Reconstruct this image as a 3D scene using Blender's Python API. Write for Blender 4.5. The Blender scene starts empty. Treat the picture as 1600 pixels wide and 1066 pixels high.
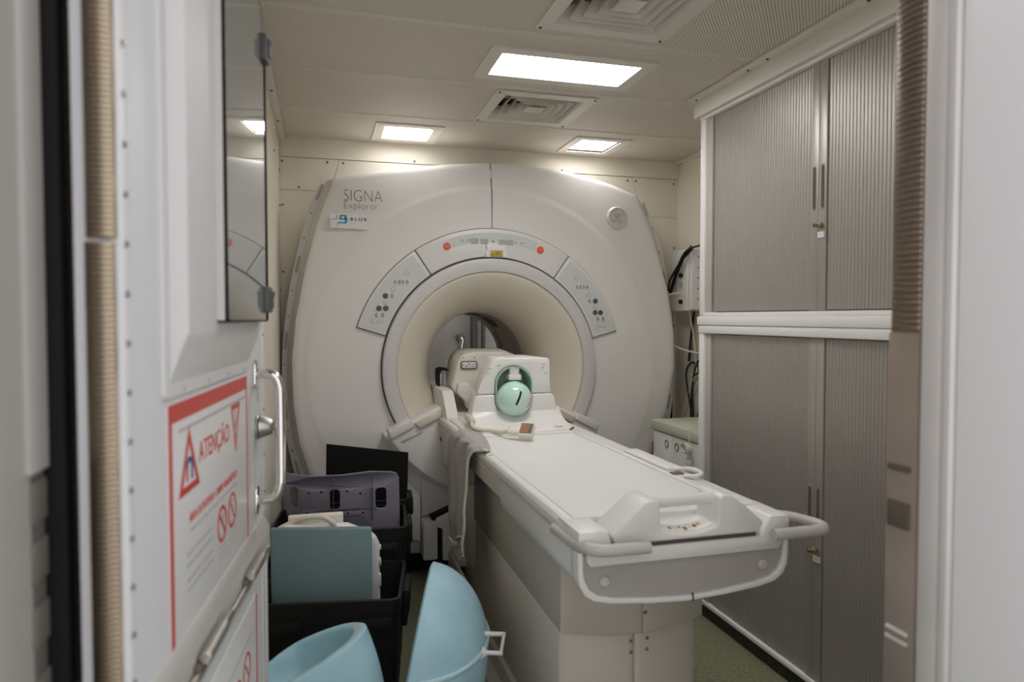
import bpy, bmesh, math, random
from mathutils import Vector, Matrix, noise
random.seed(4)
scene = bpy.context.scene
COL = scene.collection

# ------------------------------------------------------------------ camera, world, exposure
F_PX = 1080.0
yaw, pitch = math.radians(15.5), math.atan(36 / F_PX)
st, ct, sp, cp = math.sin(yaw), math.cos(yaw), math.sin(pitch), math.cos(pitch)
fwd = Vector((st * cp, ct * cp, -sp)); rgt = Vector((ct, -st, 0)); upv = Vector((st * sp, ct * sp, cp))
cam_d = bpy.data.cameras.new('camera'); cam = bpy.data.objects.new('camera', cam_d); COL.objects.link(cam)
cam.matrix_world = Matrix(((rgt.x, upv.x, -fwd.x, 0), (rgt.y, upv.y, -fwd.y, 0), (rgt.z, upv.z, -fwd.z, 1.35), (0, 0, 0, 1)))
cam_d.sensor_width = 36; cam_d.lens = F_PX * 36 / 1600; cam_d.clip_start = .02
cam_d.dof.use_dof = True; cam_d.dof.focus_distance = 3.3; cam_d.dof.aperture_fstop = 2.8
scene.camera = cam
w = bpy.data.worlds.new('corridor_light'); scene.world = w; w.use_nodes = True
w.node_tree.nodes['Background'].inputs[0].default_value = (.82, .815, .84, 1)
w.node_tree.nodes['Background'].inputs[1].default_value = 1.05
scene.view_settings.view_transform = 'Standard'; scene.view_settings.look = 'None'
scene.cycles.diffuse_bounces = 10; scene.cycles.max_bounces = 16; scene.cycles.transmission_bounces = 12
scene.view_settings.exposure = 0.52; scene.view_settings.gamma = 1.0; scene.view_settings.use_curve_mapping = False
PANEL_W = 17.0          # radiance of the ceiling light panels
PANEL_COL = (1.0, .995, .975)

# ------------------------------------------------------------------ materials
def mat(name, col, rough=.5, metal=0., bump=0., bscale=60., var=0., vscale=4., emit=None, estr=1., trans=0., ior=1.45, coat=0., spec=.5):
    m = bpy.data.materials.new(name); m.use_nodes = True
    nt = m.node_tree; b = nt.nodes['Principled BSDF']
    b.inputs['Base Color'].default_value = (*col, 1); b.inputs['Roughness'].default_value = rough
    b.inputs['Metallic'].default_value = metal; b.inputs['Transmission Weight'].default_value = trans
    b.inputs['IOR'].default_value = ior; b.inputs['Coat Weight'].default_value = coat
    b.inputs['Specular IOR Level'].default_value = spec
    if emit:
        b.inputs['Emission Color'].default_value = (*emit, 1); b.inputs['Emission Strength'].default_value = estr
    tc = nt.nodes.new('ShaderNodeTexCoord')
    if var:
        n = nt.nodes.new('ShaderNodeTexNoise'); n.inputs['Scale'].default_value = vscale; n.inputs['Detail'].default_value = 5
        nt.links.new(tc.outputs['Object'], n.inputs['Vector'])
        r = nt.nodes.new('ShaderNodeMapRange'); r.inputs[1].default_value = .3; r.inputs[2].default_value = .7
        r.inputs[3].default_value = 1 - var; r.inputs[4].default_value = 1 + var * .5
        nt.links.new(n.outputs['Fac'], r.inputs[0])
        x = nt.nodes.new('ShaderNodeMix'); x.data_type = 'RGBA'; x.blend_type = 'MULTIPLY'; x.inputs[0].default_value = 1
        x.inputs[6].default_value = (*col, 1); nt.links.new(r.outputs[0], x.inputs[7])
        nt.links.new(x.outputs[2], b.inputs['Base Color'])
    if bump:
        n2 = nt.nodes.new('ShaderNodeTexNoise'); n2.inputs['Scale'].default_value = bscale; n2.inputs['Detail'].default_value = 3
        nt.links.new(tc.outputs['Object'], n2.inputs['Vector'])
        bp = nt.nodes.new('ShaderNodeBump'); bp.inputs['Strength'].default_value = bump; bp.inputs['Distance'].default_value = .002
        nt.links.new(n2.outputs['Fac'], bp.inputs['Height']); nt.links.new(bp.outputs[0], b.inputs['Normal'])
    return m

M = {}
M['wall'] = mat('cream_wall_panel', (.74, .69, .59), .45, var=.03, bump=.05)
M['white_trim'] = mat('white_painted_trim', (.72, .69, .63), .4)
M['mri'] = mat('scanner_cover_white', (.745, .722, .70), .5, var=.02, vscale=2, spec=.35)
M['mri_panel'] = mat('scanner_panel_white', (.70, .685, .665), .35)
M['mri_overlay'] = mat('panel_overlay_pale_blue', (.60, .62, .62), .4)
M['ring'] = mat('ring_pale_grey', (.60, .58, .575), .35)
M['band'] = mat('lavender_grey_edge', (.74, .715, .72), .5)
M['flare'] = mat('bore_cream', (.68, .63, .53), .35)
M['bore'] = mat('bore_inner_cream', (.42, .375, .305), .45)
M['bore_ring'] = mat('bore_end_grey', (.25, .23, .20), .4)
M['magnet'] = mat('magnet_shell', (.3, .3, .3), .6)
M['table'] = mat('table_white_plastic', (.75, .738, .72), .33, var=.015)
M['table_base'] = mat('table_base_offwhite', (.56, .51, .45), .42, var=.02)
M['pad'] = mat('cradle_white_vinyl', (.76, .755, .745), .38, bump=.05, bscale=90)
M['bumper'] = mat('bumper_grey', (.38, .36, .325), .5, bump=.05, bscale=400)
M['grip'] = mat('grip_light_grey', (.50, .48, .45), .42)
M['groove'] = mat('groove_dark', (.10, .08, .06), .7)
M['seam'] = mat('seam_brown', (.22, .18, .15), .7)
M['coil'] = mat('coil_white_plastic', (.79, .775, .755), .3)
M['coil_cream'] = mat('coil_cream_plastic', (.74, .70, .63), .4)
M['mint'] = mat('mint_phantom_fluid', (.56, .80, .70), .2, coat=.2)
M['mint_clear'] = mat('clear_green_acrylic', (.74, .93, .84), .25, trans=.5, ior=1.2)
M['black'] = mat('black_plastic', (.012, .012, .011), .5, spec=.25)
M['black_rubber'] = mat('black_rubber', (.010, .010, .010), .65, spec=.2)
M['black_foam'] = mat('black_foam_sheet', (.010, .010, .010), .9, bump=.3, bscale=300, spec=.15)
M['teal'] = mat('teal_vinyl', (.165, .240, .252), .5, bump=.5, bscale=220, var=.05, vscale=8, spec=.3)
M['purple'] = mat('purple_grey_plastic', (.20, .185, .235), .55, var=.04)
M['blue'] = mat('pale_blue_foam_plastic', (.37, .585, .675), .5, var=.14, vscale=7, bump=.1, bscale=40)
M['blue_edge'] = mat('pale_blue_worn_rim', (.45, .62, .68), .55, var=.15, vscale=9)
M['steel'] = mat('brushed_aluminium', (.55, .53, .50), .33, 1., bump=.1, bscale=300)
M['alu'] = mat('satin_aluminium_frame', (.68, .65, .63), .55, .5, var=.06, vscale=5)
M['chrome'] = mat('polished_chrome', (.78, .76, .73), .07, 1.)
M['brass'] = mat('brass', (.42, .32, .20), .35, 1.)
M['copper'] = mat('beryllium_copper_fingers', (.46, .375, .275), .36, 1., var=.6, vscale=11)
M['copper_dark'] = mat('tarnished_copper_fingers', (.30, .24, .19), .42, 1., var=.45, vscale=14)
M['jamb'] = mat('jamb_grey_beige', (.50, .475, .45), .5)
M['jamb_white'] = mat('jamb_white', (.83, .83, .84), .45)
M['door'] = mat('door_white_lacquer', (.72, .72, .74), .48, spec=.35)
M['door_trim'] = mat('window_surround_white', (.74, .73, .72), .5, spec=.35)
M['glass'] = mat('window_glass', (.86, .88, .88), .015, trans=1., ior=1.52)
M['pane_back'] = mat('window_blind_grey', (.66, .64, .61), .6)
M['tambour'] = mat('tambour_grey_slat', (.38, .352, .32), .42, .45, var=.03)
M['tambour_lead'] = mat('tambour_lead_strip', (.40, .37, .335), .42, .45)
M['tambour_gap'] = mat('tambour_gap_dark', (.05, .045, .04), .7)
M['cab_white'] = mat('cabinet_white_frame', (.74, .73, .72), .4)
M['cab_side'] = mat('cabinet_inner_reveal', (.42, .40, .37), .5)
M['handle_grey'] = mat('handle_recess_grey', (.11, .11, .105), .5)
M['green_top'] = mat('pale_green_laminate', (.50, .54, .42), .45)
M['sign'] = mat('sign_white', (.76, .755, .75), .35)
M['red'] = mat('sign_red', (.62, .06, .045), .4)
M['estop'] = mat('emergency_stop_red', (.74, .12, .07), .4)
M['ink'] = mat('print_dark_ink', (.06, .045, .045), .5)
M['ink_grey'] = mat('print_grey_ink', (.50, .485, .485), .5)
M['ink_blue'] = mat('print_blue_ink', (.07, .08, .32), .5)
M['logo_blue'] = mat('logo_blue', (.03, .36, .60), .4)
M['yellow'] = mat('warning_yellow', (.70, .50, .02), .45)
M['orange'] = mat('contact_orange', (.52, .24, .10), .45)
M['button_dark'] = mat('button_dark', (.09, .085, .075), .5)
M['button_pale'] = mat('button_pale', (.60, .57, .50), .5)
M['button_mid'] = mat('button_mid', (.36, .33, .28), .5)
M['led'] = mat('display_mesh_grey', (.42, .41, .38), .6)
M['screw'] = mat('dark_screw', (.14, .12, .10), .4, .6)
M['screw_pale'] = mat('zinc_screw', (.35, .33, .31), .35, .8)
M['hub'] = mat('emblem_silver', (.68, .66, .63), .4, .1)
M['cable_white'] = mat('cream_cable', (.68, .63, .54), .45)
M['cable_black'] = mat('black_cable', (.012, .012, .012), .45)
M['vent_dark'] = mat('duct_dark', (.05, .042, .034), .9)
M['ledge'] = mat('plinth_ledge_grey', (.50, .46, .41), .55)
M['pedal'] = mat('pedal_brown', (.16, .12, .085), .5)
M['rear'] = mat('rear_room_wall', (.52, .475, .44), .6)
M['diffuser'] = mat('light_diffuser', (.9, .9, .9), .5, emit=PANEL_COL, estr=PANEL_W)
M['diffuser_small'] = mat('small_light_diffuser', (.9, .9, .9), .5, emit=PANEL_COL, estr=PANEL_W * .5)
M['rear_fill'] = mat('added_rear_light', (.9, .9, .9), .5, emit=PANEL_COL, estr=PANEL_W * .5)
M['liner_grey'] = mat('liner_back_green_grey', (.56, .66, .60), .5)
M['brown_metal'] = mat('brown_metal_cover', (.40, .335, .285), .45, .6, var=.15, vscale=6)
M['jamb_dark'] = mat('jamb_hinge_dark', (.17, .15, .13), .5)
M['stop_print'] = mat('stop_print_pink', (.80, .38, .30), .5)

def nodes_of(m): return m.node_tree, m.node_tree.nodes['Principled BSDF']
def dots_mat(name, col, dot, pitch, rad, axes='XY', rough=.5):
    """flat sheet with a staggered grid of small perforations"""
    m = mat(name, col, rough); nt, b = nodes_of(m)
    tc = nt.nodes.new('ShaderNodeTexCoord')
    fac = None
    for off in (0., .5):
        v = nt.nodes.new('ShaderNodeVectorMath'); v.operation = 'MULTIPLY_ADD'
        v.inputs[1].default_value = (1 / pitch, 1 / (pitch * 1.2), 0) if axes == 'XY' else (0, 1 / pitch, 1 / (pitch * 1.2))
        v.inputs[2].default_value = (off + 50, off + 50, 0) if axes == 'XY' else (0, off + 50, off + 50)
        nt.links.new(tc.outputs['Object'], v.inputs[0])
        fr = nt.nodes.new('ShaderNodeVectorMath'); fr.operation = 'FRACTION'; nt.links.new(v.outputs[0], fr.inputs[0])
        su = nt.nodes.new('ShaderNodeVectorMath'); su.operation = 'SUBTRACT'
        su.inputs[1].default_value = (.5, .5, 0) if axes == 'XY' else (0, .5, .5); nt.links.new(fr.outputs[0], su.inputs[0])
        ln = nt.nodes.new('ShaderNodeVectorMath'); ln.operation = 'LENGTH'; nt.links.new(su.outputs[0], ln.inputs[0])
        mr = nt.nodes.new('ShaderNodeMapRange'); mr.inputs[1].default_value = rad - .05; mr.inputs[2].default_value = rad + .05
        mr.inputs[3].default_value = 1; mr.inputs[4].default_value = 0; nt.links.new(ln.outputs['Value'], mr.inputs[0])
        if fac is None: fac = mr.outputs[0]
        else:
            mx = nt.nodes.new('ShaderNodeMath'); mx.operation = 'MAXIMUM'
            nt.links.new(fac, mx.inputs[0]); nt.links.new(mr.outputs[0], mx.inputs[1]); fac = mx.outputs[0]
    x = nt.nodes.new('ShaderNodeMix'); x.data_type = 'RGBA'
    x.inputs[6].default_value = (*col, 1); x.inputs[7].default_value = (*dot, 1)
    nt.links.new(fac, x.inputs[0]); nt.links.new(x.outputs[2], b.inputs['Base Color'])
    return m
M['perf'] = dots_mat('perforated_ceiling_sheet', (.88, .825, .745), (.36, .315, .26), .0125, .28)
M['knit'] = dots_mat('grey_knit_mesh', (.50, .465, .45), (.30, .275, .27), .007, .30, 'YZ', .9)
def speckle_mat(name, base, a, b2, scale, rough):
    m = mat(name, base, rough); nt, b = nodes_of(m)
    tc = nt.nodes.new('ShaderNodeTexCoord'); n = nt.nodes.new('ShaderNodeTexNoise')
    n.inputs['Scale'].default_value = scale; n.inputs['Detail'].default_value = 6; n.inputs['Roughness'].default_value = .75
    nt.links.new(tc.outputs['Object'], n.inputs['Vector'])
    cr = nt.nodes.new('ShaderNodeValToRGB'); e = cr.color_ramp.elements
    e[0].position = .36; e[0].color = (*a, 1); e[1].position = .66; e[1].color = (*b2, 1)
    k = e.new(.5); k.color = (*base, 1)
    nt.links.new(n.outputs['Fac'], cr.inputs[0]); nt.links.new(cr.outputs[0], b.inputs['Base Color'])
    return m
M['floor'] = speckle_mat('green_speckled_vinyl', (.205, .205, .125), (.15, .15, .088), (.28, .28, .18), 70, .5)
M['plinth'] = speckle_mat('black_speckled_plinth', (.014, .014, .012), (.010, .010, .009), (.10, .095, .08), 130, .5)

# ------------------------------------------------------------------ mesh helpers
def bm_new(): return bmesh.new()
def merge(dst, src):
    me = bpy.data.meshes.new('tmp'); src.to_mesh(me); src.free(); dst.from_mesh(me); bpy.data.meshes.remove(me)
def bev(b, w, seg=2, ang=30):
    if w <= 0: return
    bmesh.ops.recalc_face_normals(b, faces=b.faces)
    ed = [e for e in b.edges if len(e.link_faces) == 2 and e.calc_face_angle(0) > math.radians(ang)]
    if ed: bmesh.ops.bevel(b, geom=ed, offset=w, segments=seg, profile=.5, affect='EDGES', clamp_overlap=True)
def box(bm, x0, x1, y0, y1, z0, z1, bevel=0., seg=2, rot=None):
    t = bmesh.new(); bmesh.ops.create_cube(t, size=1)
    bmesh.ops.scale(t, vec=(abs(x1 - x0), abs(y1 - y0), abs(z1 - z0)), verts=t.verts)
    bev(t, bevel, seg)
    c = Vector(((x0 + x1) / 2, (y0 + y1) / 2, (z0 + z1) / 2))
    bmesh.ops.transform(t, matrix=Matrix.Translation(c) @ (rot.to_4x4() if rot else Matrix.Identity(4)), verts=t.verts)
    merge(bm, t); return bm
def prism(bm, pts, axis, a, b, bevel=0., seg=2, ang=30):
    t = bmesh.new()
    def V(p, k):
        return {'X': (k, p[0], p[1]), 'Y': (p[0], k, p[1]), 'Z': (p[0], p[1], k)}[axis]
    va = [t.verts.new(V(p, a)) for p in pts]; vb = [t.verts.new(V(p, b)) for p in pts]
    n = len(pts)
    for i in range(n):
        j = (i + 1) % n; t.faces.new((va[i], va[j], vb[j], vb[i]))
    t.faces.new(va[::-1]); t.faces.new(vb)
    bmesh.ops.recalc_face_normals(t, faces=t.faces)
    bev(t, bevel, seg, ang)
    merge(bm, t); return bm
def tube(bm, pts, r, seg=8, closed=False, smooth=0):
    P = [Vector(p) for p in pts]
    if smooth:
        Q = []; n = len(P)
        for i in range(n if closed else n - 1):
            p0 = P[(i - 1) % n] if (closed or i > 0) else P[0]; p1 = P[i]; p2 = P[(i + 1) % n]
            p3 = P[(i + 2) % n] if (closed or i + 2 < n) else P[-1]
            for k in range(smooth):
                t = k / smooth
                Q.append(.5 * ((2 * p1) + (-p0 + p2) * t + (2 * p0 - 5 * p1 + 4 * p2 - p3) * t * t + (-p0 + 3 * p1 - 3 * p2 + p3) * t ** 3))
        if not closed: Q.append(P[-1])
        P = Q
    n = len(P); rings = []
    up = None
    for i in range(n):
        a = P[(i - 1) % n] if (closed or i > 0) else P[i]; c = P[(i + 1) % n] if (closed or i < n - 1) else P[i]
        d = (c - a).normalized()
        if up is None:
            up = d.orthogonal().normalized()
        else:
            up = (up - d * up.dot(d)).normalized()
        s = d.cross(up); rr = r[i] if isinstance(r, (list, tuple)) else r
        rings.append([bm.verts.new(P[i] + (up * math.cos(q * math.tau / seg) + s * math.sin(q * math.tau / seg)) * rr) for q in range(seg)])
    for i in range(n if closed else n - 1):
        A, B = rings[i], rings[(i + 1) % n]
        for q in range(seg):
            bm.faces.new((A[q], A[(q + 1) % seg], B[(q + 1) % seg], B[q]))
    if not closed:
        bm.faces.new(rings[0][::-1]); bm.faces.new(rings[-1])
    return bm
def lathe(bm, prof, origin, axis, ref, a0=0., a1=math.tau, seg=64):
    """prof: (radius, distance along axis)"""
    o = Vector(origin); ax = Vector(axis).normalized(); e1 = Vector(ref); e1 = (e1 - ax * e1.dot(ax)).normalized(); e2 = ax.cross(e1)
    full = abs(a1 - a0 - math.tau) < 1e-6
    n = seg if full else seg + 1
    rows = []
    for r, t in prof:
        if r < 1e-6: rows.append([bm.verts.new(o + ax * t)])
        else: rows.append([bm.verts.new(o + ax * t + (e1 * math.cos(a0 + (a1 - a0) * k / seg) + e2 * math.sin(a0 + (a1 - a0) * k / seg)) * r) for k in range(n)])
    for A, B in zip(rows, rows[1:]):
        for k in range(n if full else n - 1):
            l = (k + 1) % n
            if len(A) == 1 and len(B) == 1: continue
            if len(A) == 1: bm.faces.new((A[0], B[l], B[k]))
            elif len(B) == 1: bm.faces.new((A[k], A[l], B[0]))
            else: bm.faces.new((A[k], A[l], B[l], B[k]))
    return bm
def cyl(bm, p0, p1, r, seg=20, bevel=0., r1=None):
    p0 = Vector(p0); p1 = Vector(p1); L = (p1 - p0).length; r1 = r if r1 is None else r1; b = bevel
    prof = [(0, 0), (r - b, 0), (r, b), (r1, L - b), (r1 - b, L), (0, L)] if b else [(0, 0), (r, 0), (r1, L), (0, L)]
    lathe(bm, prof, p0, p1 - p0, (p1 - p0).orthogonal(), seg=seg); return bm
def arc(cx, cy, r, a0, a1, n):
    return [(cx + r * math.cos(math.radians(a0 + (a1 - a0) * k / n)), cy + r * math.sin(math.radians(a0 + (a1 - a0) * k / n))) for k in range(n + 1)]
def sector(cx, cy, r0, r1, a0, a1, n=40):
    return arc(cx, cy, r1, a0, a1, n) + arc(cx, cy, r0, a1, a0, n)
def rrect(x0, x1, y0, y1, r, n=5):
    return arc(x1 - r, y1 - r, r, 0, 90, n) + arc(x0 + r, y1 - r, r, 90, 180, n) + arc(x0 + r, y0 + r, r, 180, 270, n) + arc(x1 - r, y0 + r, r, 270, 360, n)

# ------------------------------------------------------------------ object helpers
def WM(o):
    m = o.matrix_basis.copy()
    while o.parent: o = o.parent; m = o.matrix_basis @ m
    return m
def finish(bm, sharp=38, normals=True):
    if normals: bmesh.ops.recalc_face_normals(bm, faces=bm.faces)
    me = bpy.data.meshes.new('m'); bm.to_mesh(me); bm.free()
    for p in me.polygons: p.use_smooth = True
    me.set_sharp_from_angle(angle=math.radians(sharp))
    return me
def obj(name, bm, m, parent=None, label=None, local=False, sharp=38, normals=True):
    """link ONE mesh object; geometry is in world space unless local"""
    me = finish(bm, sharp, normals); me.name = name
    me.materials.append(M[m] if isinstance(m, str) else m)
    o = bpy.data.objects.new(name, me); COL.objects.link(o)
    if parent:
        o.parent = parent
        if not local: me.transform(WM(parent).inverted())
    if label: o['label'] = label
    return o
def inst(name, me, parent, loc, rot=None):
    """linked copy of a small shared mesh at a world position"""
    o = bpy.data.objects.new(name, me); COL.objects.link(o)
    mw = Matrix.Translation(Vector(loc)) @ (rot.to_4x4() if rot else Matrix.Identity(4))
    o.parent = parent; o.matrix_basis = WM(parent).inverted() @ mw if parent else mw
    return o
def shared(name, bm, m, sharp=38):
    me = finish(bm, sharp); me.name = name; me.materials.append(M[m]); return me
def thing(name, label, cat, loc=(0, 0, 0), rotz=0., group=None):
    o = bpy.data.objects.new(name, None); COL.objects.link(o); o.location = loc; o.rotation_euler = (0, 0, rotz)
    o.empty_display_size = .1
    o.matrix_basis = Matrix.Translation(loc) @ Matrix.Rotation(rotz, 4, 'Z')
    o['label'] = label; o['category'] = cat
    if group: o['group'] = group
    return o
def tag(o, label, cat, group=None):
    o['label'] = label; o['category'] = cat
    if group: o['group'] = group
    return o
def struct(o, label=None):
    o['kind'] = 'structure'
    if label: o['label'] = label
    return o
def text_bm(body, size, depth=.0006, off=0., align='LEFT', sx=1.):
    cu = bpy.data.curves.new('t', 'FONT'); cu.body = body; cu.size = size; cu.extrude = depth / 2; cu.offset = off
    cu.align_x = align; cu.resolution_u = 4
    o = bpy.data.objects.new('t', cu); COL.objects.link(o)
    dg = bpy.context.evaluated_depsgraph_get(); me = bpy.data.meshes.new_from_object(o.evaluated_get(dg))
    bpy.data.objects.remove(o); bpy.data.curves.remove(cu)
    b = bmesh.new(); b.from_mesh(me); bpy.data.meshes.remove(me)
    bmesh.ops.scale(b, vec=(sx, 1, 1), verts=b.verts)
    return b
FACE_Y = Matrix(((1, 0, 0, 0), (0, 0, -1, 0), (0, 1, 0, 0), (0, 0, 0, 1)))      # text readable when looking along +Y
def place(b, mtx): bmesh.ops.transform(b, matrix=mtx, verts=b.verts); return b
def text_front(body, size, x, y, z, off=0., sx=1., align='LEFT'):
    return place(text_bm(body, size, off=off, sx=sx, align=align), Matrix.Translation((x, y, z)) @ FACE_Y)

# shared screws (axis along -Y, -X and so on is given by rotation)
b = bm_new(); cyl(b, (0, 0, 0), (0, 0, .004), .006, 10, .0012); SCREW = shared('screw', b, 'screw')
b = bm_new(); cyl(b, (0, 0, 0), (0, 0, .004), .0055, 10, .0012); SCREW_P = shared('screw', b, 'screw_pale')
R_NEGY = Matrix.Rotation(math.radians(90), 3, 'X')       # +Z -> -Y
R_NEGX = Matrix.Rotation(math.radians(-90), 3, 'Y')      # +Z -> -X
R_POSX = Matrix.Rotation(math.radians(90), 3, 'Y')
R_DOWN = Matrix.Rotation(math.radians(180), 3, 'X')

# ================================================================== THE SETTING
LW, RW, BW, CH = -.204, 2.172, 3.945, 2.325          # left wall, right wall, back wall, ceiling height
struct(obj('floor', box(bm_new(), -.9, 2.4, -1.2, 6.0, -.08, 0), 'floor'), 'green speckled vinyl floor')
o = obj('ceiling', box(bm_new(), -.6, 2.4, .66, 6.0, CH + .10, CH + .18), 'vent_dark'); struct(o, 'ceiling of perforated metal panels')
ceiling = o
LIGHTS = [(.60, 1.26, 2.425, 2.755, .052), (.275, .62, 3.515, 3.862, .05), (1.335, 1.655, 3.505, 3.855, .045), (.60, 1.26, 1.30, 1.63, .052)]  # last panel is added, out of view, as extra light near the doorway
VENTS = [(.735, 1.205, 2.885, 3.345), (.70, 1.17, 1.775, 2.24)]
STRIPS = [(.9, 1.195), (1.195, 1.745), (1.745, 2.297), (2.297, 2.845), (2.845, 3.400), (3.400, BW)]
for (y0, y1) in STRIPS:
    holes = [(l[0] + .012, l[1] - .012, l[2] + .012, l[3] - .012) for l in LIGHTS if l[2] > y0 and l[3] < y1] + \
            [(v[0] + .012, v[1] - .012, v[2] + .012, v[3] - .012) for v in VENTS if v[2] > y0 and v[3] < y1]
    xs = sorted({LW, RW, *[h[0] for h in holes], *[h[1] for h in holes]}); ys = sorted({y0 + .002, y1 - .002, *[h[2] for h in holes], *[h[3] for h in holes]})
    cx, cy = (LW + RW) / 2, (y0 + y1) / 2
    b = bm_new()
    for i in range(len(xs) - 1):
        for j in range(len(ys) - 1):
            mx, my = (xs[i] + xs[i + 1]) / 2, (ys[j] + ys[j + 1]) / 2
            if any(h[0] < mx < h[1] and h[2] < my < h[3] for h in holes): continue
            box(b, xs[i], xs[i + 1], ys[j], ys[j + 1], CH, CH + .012)
    o = obj('ceiling_panel', b, 'perf', ceiling)
    obj('ceiling_rib', box(box(bm_new(), LW, RW, y1 - .011, y1 - .003, CH - .003, CH + .004, .001, 1), LW, RW, y1 + .003, y1 + .011, CH - .003, CH + .004, .001, 1), 'white_trim', ceiling)
# ceiling edge trims
o = struct(obj('trim_1', box(bm_new(), LW, LW + .03, 1.55, BW, CH - .022, CH - .001, .002), 'white_trim'), 'cream angle trim along the left ceiling edge')
for y in (3.09, 3.55, 2.4): inst('screw', SCREW, o, (LW + .016, y, CH - .022), R_DOWN)
o = struct(obj('trim_2', box(bm_new(), 1.62, 1.64, 1.0, 2.80, CH - .085, CH - .001, .003), 'white_trim'), 'white fascia above the grey cabinets')
box_ = box(bm_new(), 1.585, 1.64, 1.0, 2.80, CH - .018, CH - .001, .003); obj('flange', box_, 'white_trim', o)
for y in (1.25, 1.75, 2.24, 2.36, 2.74): inst('screw', SCREW, o, (1.60, y, CH - .018), R_DOWN)
o = struct(obj('trim_3', box(bm_new(), RW - .03, RW, 2.8, BW, CH - .022, CH - .001, .002), 'white_trim'), 'cream angle trim along the right ceiling edge')
inst('screw', SCREW, o, (RW - .016, 3.86, CH - .022), R_DOWN)

# back wall, open in the middle where the magnet passes through
b = bm_new()
box(b, LW - .1, .12, BW, BW + .06, 0, CH + .1); box(b, 1.78, RW + .2, BW, BW + .06, 0, CH + .1); box(b, .12, 1.78, BW, BW + .06, 1.97, CH + .1)
back = struct(obj('wall_back', b, 'wall'), 'cream panelled back wall behind the scanner')
def wall_panel(x0, x1, z0, z1, pts=None):
    b = bm_new()
    if pts: prism(b, pts, 'Y', BW - .006, BW + .002, .001, 1)
    else: box(b, x0, x1, BW - .006, BW + .002, z0, z1, .001, 1)
    return obj('wall_panel', b, 'wall', back)
g = .0012
obj('header_board', box(bm_new(), LW, RW, BW - .012, BW + .002, 2.219, CH, .002, 1), 'wall', back)
wall_panel(0, 0, 0, 0, [(LW, 2.042 + g), (.06, 2.042 + g), (.105, 2.217), (LW, 2.217)])
wall_panel(0, 0, 0, 0, [(.062 + g * 2, 2.042 + g), (.11, 1.99), (1.82, 1.99), (1.90, 2.10), (1.855, 2.217), (.107 + g * 2, 2.217)])
wall_panel(0, 0, 0, 0, [(1.905, 2.09), (1.945, 1.98), (RW, 1.98), (RW, 2.217), (1.859, 2.217)])
wall_panel(LW, .12, 0, 2.042 - g); wall_panel(1.80, RW, 0, 1.98 - g * 2)
for x, z in ((-.19, 2.195), (.045, 2.20), (.13, 2.20), (.52, 2.232), (1.40, 2.232), (1.83, 2.195), (1.885, 2.195), (2.145, 2.19), (-.105, 2.057), (-.19, 1.96), (-.19, 1.6), (-.19, 1.2), (2.15, 1.79), (2.15, 1.3), (2.15, .9)):
    inst('screw', SCREW, back, (x, BW - .006 if z < 2.21 else BW - .012, z), R_NEGY)

left = struct(obj('wall_left', box(bm_new(), LW - .05, LW, 1.56, BW, 0, CH + .1), 'wall'), 'cream left wall beyond the open door')
box_ = bm_new(); box(box_, LW - .19, LW - .14, .9, 1.62, 0, CH + .1); box(box_, LW - .19, LW - .05, 1.56, 1.62, 0, CH + .1)
obj('wall_recess', box_, 'wall', left)
for y, z in ((3.90, 1.95), (3.48, 2.143), (3.90, 1.5), (3.90, 2.14)): inst('screw', SCREW, left, (LW, y, z), R_POSX)
struct(obj('wall_right', box(bm_new(), RW, RW + .06, .66, BW, 0, CH + .1), 'wall'), 'cream right wall behind the cabinets')
# doorway wall
b = bm_new(); box(b, .893, RW + .1, .80, .885, 0, CH + .1); box(b, -.6, RW + .1, .80, .885, 2.14, CH + .1)
box(b, -.6, -.33, .80, .9, 0, CH + .1)
struct(obj('wall_front', b, 'wall'), 'wall around the doorway')

# right jamb: aluminium frame, contact finger strip, white lining
XJ = .887
b = bm_new(); prism(b, [(XJ + .004, .792), (XJ - .004, .797), (XJ - .006, .806), (XJ - .004, .812), (XJ - .007, .818), (XJ - .007, .843), (XJ, .852), (XJ + .03, .852), (XJ + .03, .792)], 'Z', 0, 2.2, .0015, 2)
struct(obj('trim_4', b, 'alu'), 'brushed aluminium door frame on the right jamb')
b = bm_new(); box(b, XJ, XJ + .02, .40, .79, 0, 2.2, .002)
struct(obj('trim_5', b, 'jamb_white'), 'white lining of the right door jamb')
b = bm_new(); box(b, XJ + .004, XJ + .02, .852, .915, 0, 2.2, .001)
o = struct(obj('trim_6', b, 'copper_dark'), 'contact finger strip on the right door jamb')
b = bm_new(); prism(b, [(-.0045, 0), (-.0045, -.003), (-.002, -.0055), (.002, -.0055), (.0045, -.003), (.0045, 0)], 'Y', -.021, .021, .0004, 1)
bmesh.ops.transform(b, matrix=Matrix.Rotation(math.radians(90), 4, 'X') @ Matrix.Rotation(math.radians(0), 4, 'Z'), verts=b.verts)
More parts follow.
